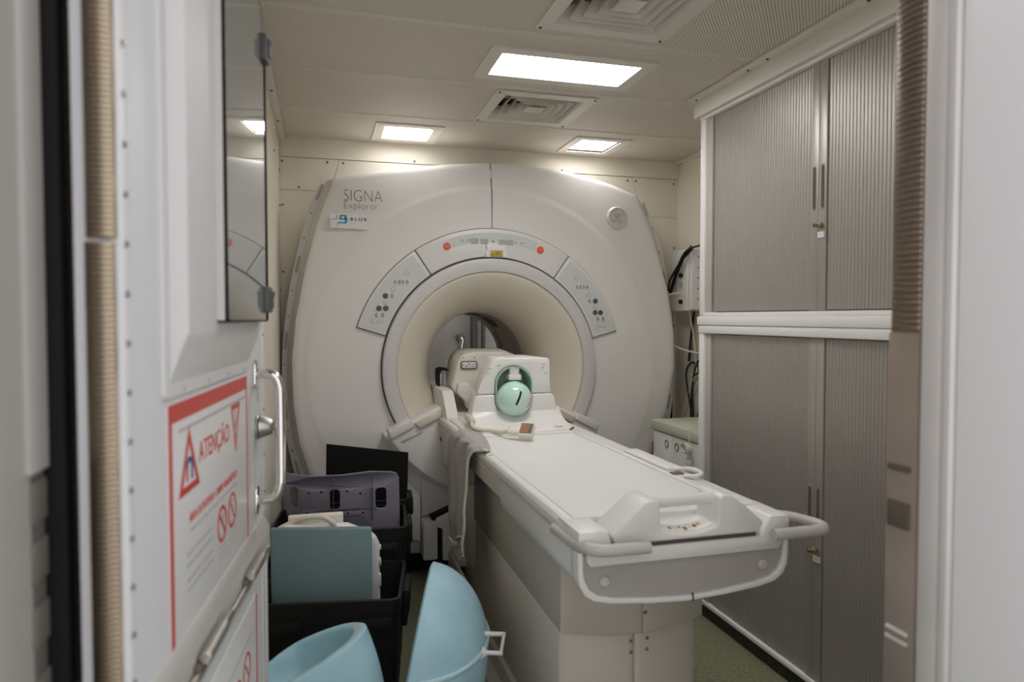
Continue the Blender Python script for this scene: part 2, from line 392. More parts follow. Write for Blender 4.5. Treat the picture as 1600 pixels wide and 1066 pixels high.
# finger: long axis horizontal along Y, pitch along Z
b.free(); b = bm_new(); prism(b, [(-.030, 0), (-.027, -.005), (-.010, -.008), (.010, -.007), (.026, -.003), (.030, 0)], 'X', -.0042, .0042, .0008, 1)
bmesh.ops.transform(b, matrix=Matrix(((0, 0, 1, 0), (0, 1, 0, 0), (1, 0, 0, 0), (0, 0, 0, 1))), verts=b.verts)
FING = shared('contact_finger', b, 'copper_dark')
for k in range(84): inst('contact_finger', FING, o, (XJ + .004, .884, 1.335 + k * .0098))
b = bm_new(); box(b, XJ - .001, XJ + .006, .854, .914, .10, 1.327, .001)
lo = obj('finger_cover', b, 'brown_metal', o)
for z, h in ((1.112, .010), (1.037, .042), (.850, .006), (.835, .006)):
    obj('catch', box(bm_new(), XJ - .006, XJ + .002, 0.866, .908, z - h / 2, z + h / 2, .002), 'groove' if z > .9 else 'alu', lo)

# left jamb and gasket
b = bm_new(); box(b, -.36, -.305, .40, .86, 0, 2.2, .002)
o = struct(obj('trim_7', b, 'jamb'), 'grey beige lining of the left door jamb')
b = bm_new(); box(b, -.33, -.30, .845, .90, 1.18, 2.2, .002); obj('jamb_cover', b, 'jamb', o)
b = bm_new(); box(b, -.33, -.306, .845, .90, 0, 1.18, .002)
for z0 in (1.148, 1.082, 1.01, .93): box(b, -.31, -.301, .855, .895, z0 - .024, z0 + .022, .002)
obj('hinge_plate', b, 'jamb_dark', o)
b = bm_new(); box(b, -.335, -.286, .905, .93, 0, 2.2, .004)
struct(obj('trim_8', b, 'black_rubber'), 'black rubber gasket between jamb and door')

# ================================================================== THE OPEN DOOR (local frame: x along the leaf, -y into the room)
door = bpy.data.objects.new('door_1', None); COL.objects.link(door)
door.matrix_basis = Matrix.Translation((-.224, .90, 0)) @ Matrix.Rotation(math.atan2(.995, .0998), 4, 'Z')
struct(door, 'white shielded door swung open on the left, with window, sign and chrome handle')
def dpart(name, bm, m, parent=None, label=None): return obj(name, bm, m, parent or door, label, local=True)
def dbox(x0, x1, y0, y1, z0, z1, bv=.0015, bm=None): return box(bm or bm_new(), x0, x1, y0, y1, z0, z1, bv)
leaf = dpart('leaf', dbox(0, .883, 0, .05, .03, 2.13, .002), 'door')
es = dpart('edge_strip', dbox(.001, .021, -.0025, .001, .03, 2.13, .001), 'jamb_white')
b = bm_new(); cyl(b, (0, 0, 0), (0, 0, .003), .0042, 10, .001); RIV = shared('rivet', b, 'screw_pale')
for k in range(20):
    o = bpy.data.objects.new('rivet', RIV); COL.objects.link(o); o.parent = es
    o.matrix_basis = Matrix.Translation((.011, -.0025, .852 + k * .0585)) @ R_NEGY.to_4x4()
fs = dpart('finger_strip', dbox(-.003, 0, .004, .037, .05, 1.438, .0008), 'copper')
f2 = dpart('finger_strip', dbox(-.004, 0, .002, .035, 1.442, 2.12, .0008), 'copper')
b = bm_new(); prism(b, [(-.0155, 0), (-.014, -.0022), (-.004, -.0060), (.004, -.0050), (.014, -.0012), (.0155, 0)], 'X', -.0029, .0029, .0005, 1)
bmesh.ops.transform(b, matrix=Matrix(((0, 0, 1, 0), (0, 1, 0, 0), (1, 0, 0, 0), (0, 0, 0, 1))), verts=b.verts)
FING2 = shared('contact_finger', b, 'copper')
for k in range(152):
    z = .86 + k * .0066
    if abs(z - 1.44) < .005: continue
    p = fs if z < 1.44 else f2
    o = bpy.data.objects.new('contact_finger', FING2); COL.objects.link(o); o.parent = p
    o.matrix_basis = Matrix.Translation((-.003 if z < 1.44 else -.004, .0205 if z < 1.44 else .0185, z))
# window surround
b = bm_new(); prism(b, rrect(.136, .705, 1.236, 2.12, .012), 'Y', -.006, .002, .002)
sr = dpart('window_surround', b, 'door_trim')
b = bm_new(); prism(b, [(-.005, 1.255), (-.030, 1.322), (-.034, 1.330), (-.034, 2.11), (-.005, 2.11)], 'X', .150, .690, .005, 3)
dpart('window_box', b, 'door_trim', sr)
b = bm_new()
for x in (.22, .36, .50, .64): cyl(b, (x, -.006, 1.245), (x, -.0075, 1.245), .0035, 8)
dpart('surround_screws', b, 'ink_grey', sr)
dpart('blind', dbox(.3045, .6515, -.0455, -.0335, 1.346, 2.06, 0), 'pane_back', sr)
b = bm_new(); prism(b, [(.304, 1.345), (.652, 1.345), (.652, 1.93), (.56, 2.07), (.304, 2.07)], 'Y', -.052, -.0465, .0008, 1)
gl = dpart('window_pane', b, 'glass', sr)
b = bm_new(); box(b, .648, .656, -.054, -.034, 1.345, 1.93, .001); box(b, .304, .652, -.053, -.034, 1.3425, 1.3465, .001)
tube(b, [(.652, -.044, 1.93), (.556, -.044, 2.075)], .005, 6)
dpart('pane_frame', b, 'black', sr, 'dark frame around the glass pane')
for z in (1.388, 1.905):
    b = bm_new(); box(b, .618, .664, -.062, -.034, z - .027, z + .027, .004); box(b, .627, .650, -.067, -.06, z - .018, z + .018, .003)
    cyl(b, (.640, -.062, z + .012), (.640, -.069, z + .012), .006, 10)
    dpart('clamp', b, 'handle_grey', sr, 'dark clamp holding the glass pane')
# warning sign
YS = -.0022
sg = dpart('warning_sign', dbox(.157, .682, -.002, .0005, .878, 1.226, .0004), 'sign', None, 'white warning sign with red border')
b = bm_new(); dbox(.157, .682, YS - .0006, YS + .0004, 1.199, 1.226, 0, b); dbox(.157, .171, YS - .0006, YS + .0004, .878, 1.2, 0, b); dbox(.675, .682, YS - .0006, YS + .0004, .878, 1.2, 0, b)
dpart('border', b, 'red', sg)
def tri_frame(bm, A, B, C, wd):
    c = ((A[0] + B[0] + C[0]) / 3, (A[1] + B[1] + C[1]) / 3)
    I = [(c[0] + (p[0] - c[0]) * (1 - wd), c[1] + (p[1] - c[1]) * (1 - wd)) for p in (A, B, C)]
    O = [A, B, C]
    for k in range(3):
        j = (k + 1) % 3; prism(bm, [O[k], O[j], I[j], I[k]], 'Y', YS - .0006, YS + .0004)
b = bm_new(); tri_frame(b, (.255, 1.182), (.200, 1.083), (.310, 1.083), .34); tri_frame(b, (.572, 1.083), (.535, 1.180), (.612, 1.180), .34)
dpart('hazard_triangle', b, 'red', sg)
def ring_pts(bm, cx, cz, r0, r1, n=28):
    prism(bm, arc(cx, cz, r1, 0, 180, n) + arc(cx, cz, r0, 180, 0, n), 'Y', YS - .0006, YS + .0004)
    prism(bm, arc(cx, cz, r1, 180, 360, n) + arc(cx, cz, r0, 360, 180, n), 'Y', YS - .0006, YS + .0004)
b = bm_new(); ring_pts(b, .455, .973, .027, .0335); ring_pts(b, .535, .977, .028, .0335)
def bar(bm, p, q, wd):
    d = Vector((q[0] - p[0], q[1] - p[1])).normalized(); n = Vector((-d.y, d.x)) * wd / 2
    prism(bm, [(p[0] + n.x, p[1] + n.y), (q[0] + n.x, q[1] + n.y), (q[0] - n.x, q[1] - n.y), (p[0] - n.x, p[1] - n.y)], 'Y', YS - .0007, YS + .0004)
bar(b, (.433, .995), (.477, .951), .006); bar(b, (.515, .999), (.555, .955), .003)
dpart('prohibition_symbol', b, 'red', sg)
b = bm_new(); prism(b, [(.452, .99), (.475, .99), (.468, .975), (.468, .962), (.458, .962), (.458, .975)], 'Y', YS - .0005, YS + .0004)
for z in (.998, .985, .972, .959): bar(b, (.528, z), (.545, z - .006), .004)
bar(b, (.56, 1.12), (.572, 1.165), .005); bar(b, (.584, 1.12), (.572, 1.165), .005); bar(b, (.572, 1.105), (.572, 1.165), .003)
dpart('pictogram', b, 'ink_grey', sg)
b = bm_new(); prism(b, sector(.256, 1.12, .009, .017, 0, 180, 10), 'Y', YS - .0006, YS + .0004); prism(b, [(.265, 1.10), (.273, 1.10), (.273, 1.12), (.265, 1.12)], 'Y', YS - .0006, YS + .0004)
dpart('pictogram', b, 'ink_blue', sg)
b = bm_new(); prism(b, [(.239, 1.10), (.247, 1.10), (.247, 1.12), (.239, 1.12)], 'Y', YS - .0006, YS + .0004); dpart('pictogram', b, 'red', sg)
dpart('lettering', text_front('ATENÇÃO', .0475, .309, YS, 1.116, off=.0004, sx=.93), 'red', sg)
dpart('lettering', text_front('ÁREA DE INTENSO CAMPO MAGNÉTICO', .0185, .250, YS, 1.034, off=.0002, sx=.97), 'red', sg)
def rule(bm, x0, x1, z, h, word=.03):
    x = x0
    while x < x1:
        l = word * random.uniform(.35, 1.2); xe = min(x + l, x1)
        dbox(x, xe, YS - .0004, YS + .0004, z, z + h, 0, bm); x = xe + h * .8
b = bm_new(); rule(b, .205, .662, 1.180, .0055, .03); rule(b, .255, .575, 1.018, .0045, .03)
for z in (.985, .968, .945, .930): rule(b, .235, .385, z, .005, .03)
for z in (.930, .920, .910): rule(b, .43, .49, z, .004, .02); rule(b, .505, .565, z + .004, .004, .02)
dpart('small_print', b, 'ink_grey', sg)
dpart('serial_label', dbox(.80, .822, -.0015, .0005, 1.155, 1.19, 0), 'ink_grey')
# chrome handle and lock
b = bm_new(); tube(b, [(.772, .004, 1.222), (.772, -.030, 1.222), (.772, -.047, 1.215), (.772, -.055, 1.195), (.772, -.057, 1.165), (.772, -.057, 1.0), (.772, -.055, .965), (.772, -.047, .943), (.772, -.030, .934), (.772, .004, .934)], .0115, 14, smooth=5)
hd = dpart('door_handle', b, 'chrome', None, 'polished chrome pull handle')
for z in (1.222, .934):
    b = bm_new(); prism(b, rrect(.757, .787, z - .034, z + .034, .0148, 6), 'Y', -.007, .001, .002); dpart('rose', b, 'chrome', hd)
b = bm_new(); cyl(b, (.80, .002, 1.098), (.80, -.006, 1.098), .030, 24, .002); cyl(b, (.80, -.006, 1.098), (.80, -.036, 1.098), .027, 24, .003, r1=.018)
lk = dpart('lock_cylinder', b, 'steel', None, 'steel lock cylinder')
b = bm_new(); box(b, .797, .803, -.056, -.034, 1.089, 1.105, .001); dpart('key', b, 'brass', lk, 'brass key')
b = bm_new(); box(b, .845, .884, -.003, .001, .88, 1.34, .001); eg = dpart('edge_plate', b, 'door_trim')
for z in (.93, 1.02, 1.13, 1.22, 1.31):
    o = bpy.data.objects.new('screw', SCREW_P); COL.objects.link(o); o.parent = eg; o.matrix_basis = Matrix.Translation((.866, -.003, z)) @ R_NEGY.to_4x4() @ Matrix.Scale(.6, 4)
# aluminium mid rail with its closing bar and lever latches
b = bm_new(); prism(b, [(.001, .788), (-.014, .788), (-.016, .792), (-.016, .848), (-.004, .873), (.001, .876)], 'X', .02, .86, .001, 1)
rl = dpart('mid_rail', b, 'grip', None, 'aluminium rail across the door')
b = bm_new(); box(b, .02, .86, -.012, .001, .772, .787, .002); dpart('rail_lip', b, 'alu', rl)
b = bm_new(); tube(b, [(.02, -.022, .815), (.80, -.022, .815)], .0055, 8); dpart('closing_bar', b, 'steel', rl)
for x in (.22, .56):
    b = bm_new(); box(b, x, x + .17, -.036, -.024, .826, .842, .006, 3); cyl(b, (x, -.030, .834), (x + .12, -.030, .834), .010, 12, .002); dpart('latch', b, 'steel', rl, 'steel lever latch')
    b = bm_new(); box(b, x - .012, x + .03, -.026, -.014, .806, .828, .002); dpart('latch_base', b, 'pedal', rl)
s2 = dpart('lower_sign', dbox(.19, .762, -.002, .0005, .22, .722, .0004), 'sign', None, 'second white sign with a red edge below the rail')
b = bm_new(); dbox(.753, .762, YS - .0006, YS + .0004, .22, .722, 0, b); dpart('border', b, 'red', s2)
b = bm_new(); ring_pts(b, .560, .585, .030, .037); ring_pts(b, .650, .60, .030, .037); bar(b, (.625, .625), (.675, .575), .004); bar(b, (.535, .61), (.585, .56), .004); dpart('prohibition_symbol', b, 'red', s2)
b = bm_new(); rule(b, .40, .70, .655, .006, .03); rule(b, .30, .52, .62, .006, .03)
for z in (.60, .59): bar(b, (.64, z + .01), (.66, z), .005)
dpart('small_print', b, 'ink_grey', s2)
b = bm_new(); box(b, .862, .884, -.006, .001, .03, .78, .001); box(b, .838, .856, -.004, .001, .03, .78, .001); dpart('edge_profile', b, 'alu')

# ================================================================== CEILING LIGHTS AND VENTS
def ceiling_light(x0, x1, y0, y1, fw, label):
    t = thing('ceiling_light', label, 'light', ((x0 + x1) / 2, (y0 + y1) / 2, CH), group='recessed ceiling light panels')
    b = bm_new(); O = [(x0, y0), (x1, y0), (x1, y1), (x0, y1)]; I = [(x0 + fw, y0 + fw), (x1 - fw, y0 + fw), (x1 - fw, y1 - fw), (x0 + fw, y1 - fw)]
    for k in range(4):
        j = (k + 1) % 4; prism(b, [O[k], O[j], I[j], I[k]], 'Z', CH - .008, CH + .006, .0008, 1)
    obj('frame', b, 'white_trim', t)
    b = bm_new(); e = .010
    for (a, c, d, f) in ((x0 + fw - e, x1 - fw + e, y0 + fw - e, y0 + fw), (x0 + fw - e, x1 - fw + e, y1 - fw, y1 - fw + e), (x0 + fw - e, x0 + fw, y0 + fw, y1 - fw), (x1 - fw, x1 - fw + e, y0 + fw, y1 - fw)):
        box(b, a, c, d, f, CH - .004, CH + .03)
    obj('inner_trim', b, 'white_trim', t)
    obj('diffuser', box(bm_new(), x0 + fw - .006, x1 - fw + .006, y0 + fw - .006, y1 - fw + .006, CH + .010, CH + .016), 'diffuser' if x1 - x0 > .5 and y0 > 2 else 'diffuser_small', t, 'glowing white diffuser')
for l, lab in zip(LIGHTS, ('long rectangular ceiling light panel between the two vents', 'small square ceiling light panel at the back left, above the scanner', 'small square ceiling light panel at the back right, above the scanner', 'unseen long ceiling light panel near the doorway, added as extra room light')):
    ceiling_light(*l, lab)
def vent(x0, x1, y0, y1, label):
    cx, cy = (x0 + x1) / 2, (y0 + y1) / 2
    t = thing('ceiling_vent', label, 'vent', (cx, cy, CH), group='square ceiling air vents')
    fw = .052
    b = bm_new(); O = [(x0, y0), (x1, y0), (x1, y1), (x0, y1)]; I = [(x0 + fw, y0 + fw), (x1 - fw, y0 + fw), (x1 - fw, y1 - fw), (x0 + fw, y1 - fw)]
    for k in range(4):
        j = (k + 1) % 4; prism(b, [O[k], O[j], I[j], I[k]], 'Z', CH - .007, CH - .001, .001, 1)
    fr = obj('frame', b, 'white_trim', t)
    for sx in (-1, 1):
        for sy in (-1, 1): inst('screw', SCREW, fr, (cx + sx * (x1 - x0 - .03) / 2, cy + sy * (y1 - y0 - .03) / 2, CH - .007), R_DOWN)
    obj('duct', box(bm_new(), x0 + .03, x1 - .03, y0 + .03, y1 - .03, CH + .075, CH + .08), 'vent_dark', t)
    hx, hy = (x1 - x0) / 2 - fw, (y1 - y0) / 2 - fw
    for k in range(5):
        f0 = 1 - k * .19; f1 = f0 - .15
        z0, z1 = CH - .005, CH + .046
        b = bm_new()
        if k < 4:
            rings = []
            for f, z in ((f0, z0), (f1, z1), (f1, z1 + .004), (f0, z0 + .004)):
                rings.append([b.verts.new((cx + sx * hx * f, cy + sy * hy * f, z)) for sx, sy in ((-1, -1), (1, -1), (1, 1), (-1, 1))])
            for a in range(4):
                A, B = rings[a], rings[(a + 1) % 4]
                for q in range(4): b.faces.new((A[q], A[(q + 1) % 4], B[(q + 1) % 4], B[q]))
            obj('louvre', b, 'white_trim', t)
        else:
            lo_ = [b.verts.new((cx + sx * hx * f0, cy + sy * hy * f0, z0)) for sx, sy in ((-1, -1), (1, -1), (1, 1), (-1, 1))]
            hi = [b.verts.new((cx + sx * hx * .10, cy + sy * hy * .10, z0 + .014)) for sx, sy in ((-1, -1), (1, -1), (1, 1), (-1, 1))]
            for q in range(4): b.faces.new((lo_[q], lo_[(q + 1) % 4], hi[(q + 1) % 4], hi[q]))
            b.faces.new(hi)
            obj('centre_plate', b, 'white_trim', t)
    b = bm_new(); box(b, cx - .004, cx + .004, cy - hy, cy + hy, CH + .040, CH + .048); box(b, cx - hx, cx + hx, cy - .004, cy + .004, CH + .040, CH + .048)
    obj('cross_bar', b, 'white_trim', t)
vent(*VENTS[0], 'square white louvred air vent behind the long light panel')
vent(*VENTS[1], 'square white louvred air vent in front of the long light panel, nearest the doorway')

# ================================================================== MRI SCANNER
CX, CZ = .888, 1.082
mri = thing('mri_scanner', 'large white magnetic resonance scanner with a round bore in the back wall', 'scanner', (CX, 3.7, 0))
OUT = [(.07, 2.065), (-.006, 1.839), (-.069, 1.605), (-.118, 1.34), (-.138, 1.141), (-.133, .908), (-.103, .706), (-.045, .518), (.03, .36), (.10, .22), (.12, .10),
       (1.72, .10), (1.74, .22), (1.79, .40), (1.865, .60), (1.945, .80), (1.998, 1.069), (1.994, 1.262), (1.952, 1.53), (1.866, 1.831), (1.782, 2.057),
       (1.63, 2.106), (1.479, 2.142), (1.345, 2.163), (1.212, 2.176), (1.06, 2.183), (.921, 2.183), (.79, 2.176), (.669, 2.164), (.50, 2.142), (.329, 2.117)]
def r_out(th):
    d = (math.cos(th), math.sin(th)); best = 0
    for i in range(len(OUT)):
        a, c = OUT[i], OUT[(i + 1) % len(OUT)]
        ax, az = a[0] - CX, a[1] - CZ; ex, ez = c[0] - a[0], c[1] - a[1]
        det = d[0] * (-ez) - d[1] * (-ex)
        if abs(det) < 1e-9: continue
        t_ = (ax * (-ez) - az * (-ex)) / det; s_ = (d[0] * az - d[1] * ax) / det
        if -1e-6 <= s_ <= 1 + 1e-6 and t_ > best: best = t_
    return best
vert_angles = sorted({round(math.atan2(p[1] - CZ, p[0] - CX) % math.tau, 5) for p in OUT})
def cover_y(r, R):
    y = 3.600 + .006 * max(0, (r - .74) / .2) ** 2
    k = min(max((r - .940) / .045, 0), 1); y += .0065 * k * k * (3 - 2 * k)
    y += .10 * max(0, r - .985)
    e = max(0, (r - (R - .035)) / .035); y += .009 * e ** 2.5
    return y
def cover_half(a0, a1):
    th = sorted({a0, a1, *[a0 + (a1 - a0) * k / 110 for k in range(111)], *[v for v in vert_angles if a0 < v < a1], *[v - math.tau for v in vert_angles if a0 < v - math.tau < a1]})
    b = bm_new(); cols = []
    for t_ in th:
        R = r_out(t_); rr = [.586, .60, .66, .72, .745, .80, .86, .92]
        rr += [.940 + .045 * k / 6 for k in range(7)]
        rr = [r for r in rr if r < R - .045]
        last = rr[-1]; rr += [last + (R - .035 - last) * k / 3 for k in (1, 2, 3)] + [R - .035 + .035 * k / 5 for k in range(1, 6)]
        c = [(r, cover_y(r, R)) for r in rr]; c = [(rr[0], 3.66)] + c + [(R, 3.79)]
        cols.append([(CX + r * math.cos(t_), y, CZ + r * math.sin(t_)) for r, y in c])
    n = min(len(c) for c in cols)
    # equal sample count on every ray: resample by index where a ray is short
    m = max(len(c) for c in cols); V = []
    for c in cols:
        if len(c) < m:
            d = m - len(c); c = c[:2] + [c[1]] * 0 + c[2:]; c = [c[0]] + [tuple(Vector(c[1]).lerp(Vector(c[2]), k / (d + 1))) for k in range(d + 1)] + c[2:]
        V.append([b.verts.new(p) for p in c])
    for A, B in zip(V, V[1:]):
        for k in range(m - 1): b.faces.new((A[k], A[k + 1], B[k + 1], B[k]))
    return b
gapa = .0030
obj('front_cover', cover_half(math.pi / 2 + gapa, math.pi * 1.5 - gapa), 'mri', mri, sharp=50)
obj('front_cover', cover_half(-math.pi / 2 + gapa, math.pi / 2 - gapa), 'mri', mri, sharp=50)
b = bm_new(); box(b, CX - .02, CX + .02, 3.625, 3.65, 1.66, 2.10); obj('seam_strip', b, 'seam', mri)
b = bm_new(); lathe(b, [(.30, 4.66), (.95, 4.66), (.95, 3.98), (.95, 3.80), (.62, 3.80), (.62, 3.64), (.56, 3.64)], (CX, 0, CZ), (0, 1, 0), (1, 0, 0), seg=72); obj('magnet_body', b, 'magnet', mri)
# bore
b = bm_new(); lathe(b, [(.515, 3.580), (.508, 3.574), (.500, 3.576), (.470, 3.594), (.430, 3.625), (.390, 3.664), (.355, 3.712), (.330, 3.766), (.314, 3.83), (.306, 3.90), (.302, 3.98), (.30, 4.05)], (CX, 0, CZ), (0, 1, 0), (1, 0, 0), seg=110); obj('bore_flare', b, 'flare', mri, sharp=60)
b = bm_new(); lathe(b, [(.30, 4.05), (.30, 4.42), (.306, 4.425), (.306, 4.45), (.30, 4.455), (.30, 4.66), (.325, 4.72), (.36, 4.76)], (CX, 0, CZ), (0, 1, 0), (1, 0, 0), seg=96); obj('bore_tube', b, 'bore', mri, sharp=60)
b = bm_new(); lathe(b, [(.298, 4.50), (.285, 4.51), (.285, 4.56), (.298, 4.57)], (CX, 0, CZ), (0, 1, 0), (1, 0, 0), math.radians(-35), math.radians(215), seg=60); obj('bore_end_ring', b, 'bore_ring', mri)
for a in (55, 80, 104, 127):
    b = bm_new(); lathe(b, [(.297, 4.28), (.290, 4.285), (.290, 4.40), (.297, 4.405)], (CX, 0, CZ), (0, 1, 0), (1, 0, 0), -math.radians(a + 9), -math.radians(a - 9), seg=8)
    obj('bore_grille', b, 'groove' if a != 80 else 'bore_ring', mri)
# grey ring, open at the bottom
b = bm_new(); A0, A1 = math.radians(-31), math.radians(211)
lathe(b, [(.584, 3.66), (.584, 3.572), (.580, 3.564), (.570, 3.561), (.524, 3.561), (.516, 3.564), (.514, 3.572), (.514, 3.60)], (CX, 0, CZ), (0, -1, 0), (1, 0, 0), 0, .001, seg=1) if False else None
def ringbm(prof, a0, a1, seg):
    bb = bm_new(); rows = []
    for k in range(seg + 1):
        t_ = a0 + (a1 - a0) * k / seg; rows.append([bb.verts.new((CX + r * math.cos(t_), y, CZ + r * math.sin(t_))) for r, y in prof])
    for A, B in zip(rows, rows[1:]):
        for k in range(len(prof)): bb.faces.new((A[k], A[(k + 1) % len(prof)], B[(k + 1) % len(prof)], B[k]))
    bb.faces.new(rows[0]); bb.faces.new(rows[-1][::-1]); return bb
obj('bore_ring', ringbm([(.584, 3.66), (.584, 3.572), (.580, 3.564), (.570, 3.561), (.524, 3.561), (.516, 3.564), (.514, 3.572), (.514, 3.66)], A0, A1, 96), 'ring', mri, 'pale grey ring around the bore')
b = ringbm([(.591, 3.66), (.591, 3.590), (.582, 3.590), (.582, 3.66)], A0, A1, 96); obj('ring_seam', b, 'groove', mri)
# control panels above the ring
def panel(a0, a1):
    b = bm_new(); prism(b, sector(CX, CZ, .5935, .742, a0, a1, 40), 'Y', 3.582, 3.63, .005, 2); return b
pc = obj('control_panel', panel(54.9, 123.6), 'mri_panel', mri)
pl = obj('control_panel', panel(124.1, 162.6), 'mri_panel', mri)
pr = obj('control_panel', panel(15.6, 54.4), 'mri_panel', mri)
b = bm_new(); prism(b, sector(CX, CZ, .588, .7465, 15.2, 163.0, 90), 'Y', 3.5965, 3.64, 0); obj('panel_gap', b, 'seam', mri)
def overlay(p, a0, a1, r0=.607, r1=.728):
    b = bm_new(); prism(b, sector(CX, CZ, r0, r1, a0, a1, 30), 'Y', 3.5805, 3.5835, .0006, 1); return obj('panel_overlay', b, 'mri_overlay', p)
overlay(pl, 125.6, 161.2); overlay(pr, 17.0, 52.9); ovc = overlay(pc, 69.5, 112.5, .672, .722)
def disc(r, d, bv): bb = bm_new(); cyl(bb, (0, 0, 0), (0, -d, 0), r, 18, bv); return bb
def halfm(flip, m):
    bb = bm_new(); s = -1 if flip else 1
    prism(bb, [(-.006 * s, -.011), (-.002 * s, -.013), (.008 * s, -.003), (.008 * s, .003), (-.002 * s, .013), (-.006 * s, .011)], 'Y', -.004, 0, .0012, 1); return shared('button', bb, m)
BT = {'pale': shared('button', disc(.0135, .003, .001), 'button_pale'), 'dark': shared('button', disc(.014, .004, .0012), 'button_dark'), 'l': halfm(True, 'button_mid'), 'r': halfm(False, 'button_mid')}
b = bm_new(); ringc = [(.0105, 0), (.0135, -.0025), (.0105, -.003), (.008, -.0025)]
YB = 3.5803
def buttons(p, lst):
    for kind, x, z in lst: inst('button', BT[kind], p, (x, YB, z))
buttons(pl, [('pale', .432, 1.582), ('l', .372, 1.535), ('l', .393, 1.535), ('r', .412, 1.535), ('r', .433, 1.535), ('pale', .362, 1.497), ('dark', .322, 1.463), ('r', .356, 1.463), ('pale', .322, 1.431), ('dark', .289, 1.399), ('dark', .323, 1.399), ('l', .275, 1.365), ('l', .307, 1.365), ('pale', .264, 1.334), ('pale', .297, 1.334)])
buttons(pr, [('pale', 1.362, 1.569), ('l', 1.364, 1.520), ('l', 1.384, 1.520), ('r', 1.404, 1.520), ('r', 1.424, 1.520), ('pale', 1.434, 1.477), ('l', 1.438, 1.444), ('dark', 1.473, 1.444), ('pale', 1.473, 1.412), ('dark', 1.472, 1.380), ('dark', 1.504, 1.380), ('r', 1.488, 1.346), ('r', 1.519, 1.346), ('pale', 1.497, 1.312), ('pale', 1.530, 1.312)])
for p, x0, z in ((pl, .356, 1.535), (pr, 1.348, 1.520)):
    b = bm_new(); prism(b, rrect(x0, x0 + .092, z - .017, z + .017, .014), 'Y', 3.5788, 3.582, .001, 1); obj('button_rocker', b, 'mri_panel', p)
    for q in [c for c in p.children if c.name.startswith('button') and abs(WM(c).translation.z - z) < .001]: q.location.y -= .0018
for x, z in ((.640, 1.724), (1.152, 1.718)):
    b = bm_new(); cyl(b, (x, 3.584, z), (x, 3.572, z), .0195, 24, .004); es_ = obj('stop_button', b, 'estop', pc, 'red round emergency stop button')
    b = text_front('STOP', .011, x, 3.5715, z - .004, sx=.9, align='CENTER'); obj('lettering', b, 'stop_print', es_)
b = bm_new()
for x0, x1, z0, z1 in ((.768, .809, 1.740, 1.770), (.820, .861, 1.740, 1.769), (.918, 1.000, 1.739, 1.767)): box(b, x0, x1, 3.5795, 3.581, z0, z1)
obj('display', b, 'led', pc)
def flat(bm, pts, y): return prism(bm, pts, 'Y', y - .0006, y + .0004)
b = bm_new(); yy = 3.5800
flat(b, sector(.720, 1.754, .006, .008, 0, 180, 8), yy); flat(b, [(.712, 1.746), (.714, 1.746), (.714, 1.754), (.712, 1.754)], yy); flat(b, [(.726, 1.746), (.728, 1.746), (.728, 1.754), (.726, 1.754)], yy)
flat(b, sector(.756, 1.757, .0065, .008, -60, 240, 14), yy); flat(b, [(.755, 1.757), (.757, 1.757), (.757, 1.764), (.755, 1.764)], yy)
flat(b, [(.880, 1.752), (.897, 1.752), (.897, 1.756), (.880, 1.756)], yy); flat(b, [(.884, 1.759), (.888, 1.759), (.888, 1.762), (.884, 1.762)], yy); flat(b, [(.891, 1.759), (.895, 1.759), (.895, 1.762), (.891, 1.762)], yy)
flat(b, [(1.008, 1.751), (1.020, 1.751), (1.020, 1.754), (1.008, 1.754)], yy); flat(b, [(1.040, 1.744), (1.050, 1.752), (1.058, 1.749), (1.051, 1.756), (1.040, 1.749)], yy)
obj('display_symbols', b, 'button_dark', pc)
b = bm_new(); prism(b, [(.848, 1.672), (.957, 1.672), (.963, 1.690), (.950, 1.712), (.960, 1.738), (.846, 1.738), (.856, 1.712), (.842, 1.690)], 'Y', 3.562, 3.60, .003, 2); ls = obj('laser_housing', b, 'coil', pc)
b = bm_new(); box(b, .872, .934, 3.5595, 3.563, 1.678, 1.704, .0004); lb = obj('laser_label', b, 'yellow', ls, 'small yellow and black laser warning label')
b = bm_new()
for a in ((.870, .936, 1.7035, 1.706), (.870, .936, 1.676, 1.6785), (.870, .8725, 1.676, 1.706), (.9335, .936, 1.676, 1.706), (.893, .927, 1.695, 1.699), (.893, .925, 1.689, 1.692), (.893, .927, 1.683, 1.686)): box(b, a[0], a[1], 3.5588, 3.561, a[2], a[3])
flat(b, [(.877, 1.684), (.889, 1.684), (.883, 1.697)], 3.5592); obj('lettering', b, 'ink', lb)

# lettering, sticker, emblem
obj('lettering', text_front('SIGNA', .0865, .116, 3.604, 1.940, off=-.0022, sx=.79), 'ink', mri, 'thin dark scanner name')
obj('lettering', text_front('Explorer', .052, .116, 3.604, 1.902, off=-.0012, sx=.95), 'ink', mri, 'thin dark second line of the scanner name')
def zp(x, y): return (.053 + (x - 170) / 3390, 1.876 - (y - 645) / 3330)
st_y = 3.600
b = bm_new(); prism(b, [zp(170, 640), zp(800, 655), zp(790, 905), zp(170, 882)], 'Y', st_y, 3.609); stk = obj('sticker', b, 'sign', mri, 'white sticker with a blue angular logo')
b = bm_new()
for poly in ([(338, 672), (440, 672), (434, 695), (332, 695)], [(338, 672), (362, 672), (342, 745), (318, 745)], [(415, 672), (442, 672), (432, 745), (402, 745)], [(318, 722), (430, 722), (424, 745), (316, 745)],
             [(432, 705), (465, 735), (436, 812), (400, 812), (412, 745), (424, 745)], [(304, 788), (412, 788), (400, 812), (296, 812)], [(288, 800), (302, 800), (285, 860), (275, 860)],
             [(198, 738), (262, 738), (266, 746), (196, 746)], [(286, 665), (296, 665), (272, 746), (258, 744)]):
    prism(b, [zp(*p) for p in poly], 'Y', st_y - .001, st_y + .001)
obj('logo', b, 'logo_blue', stk)
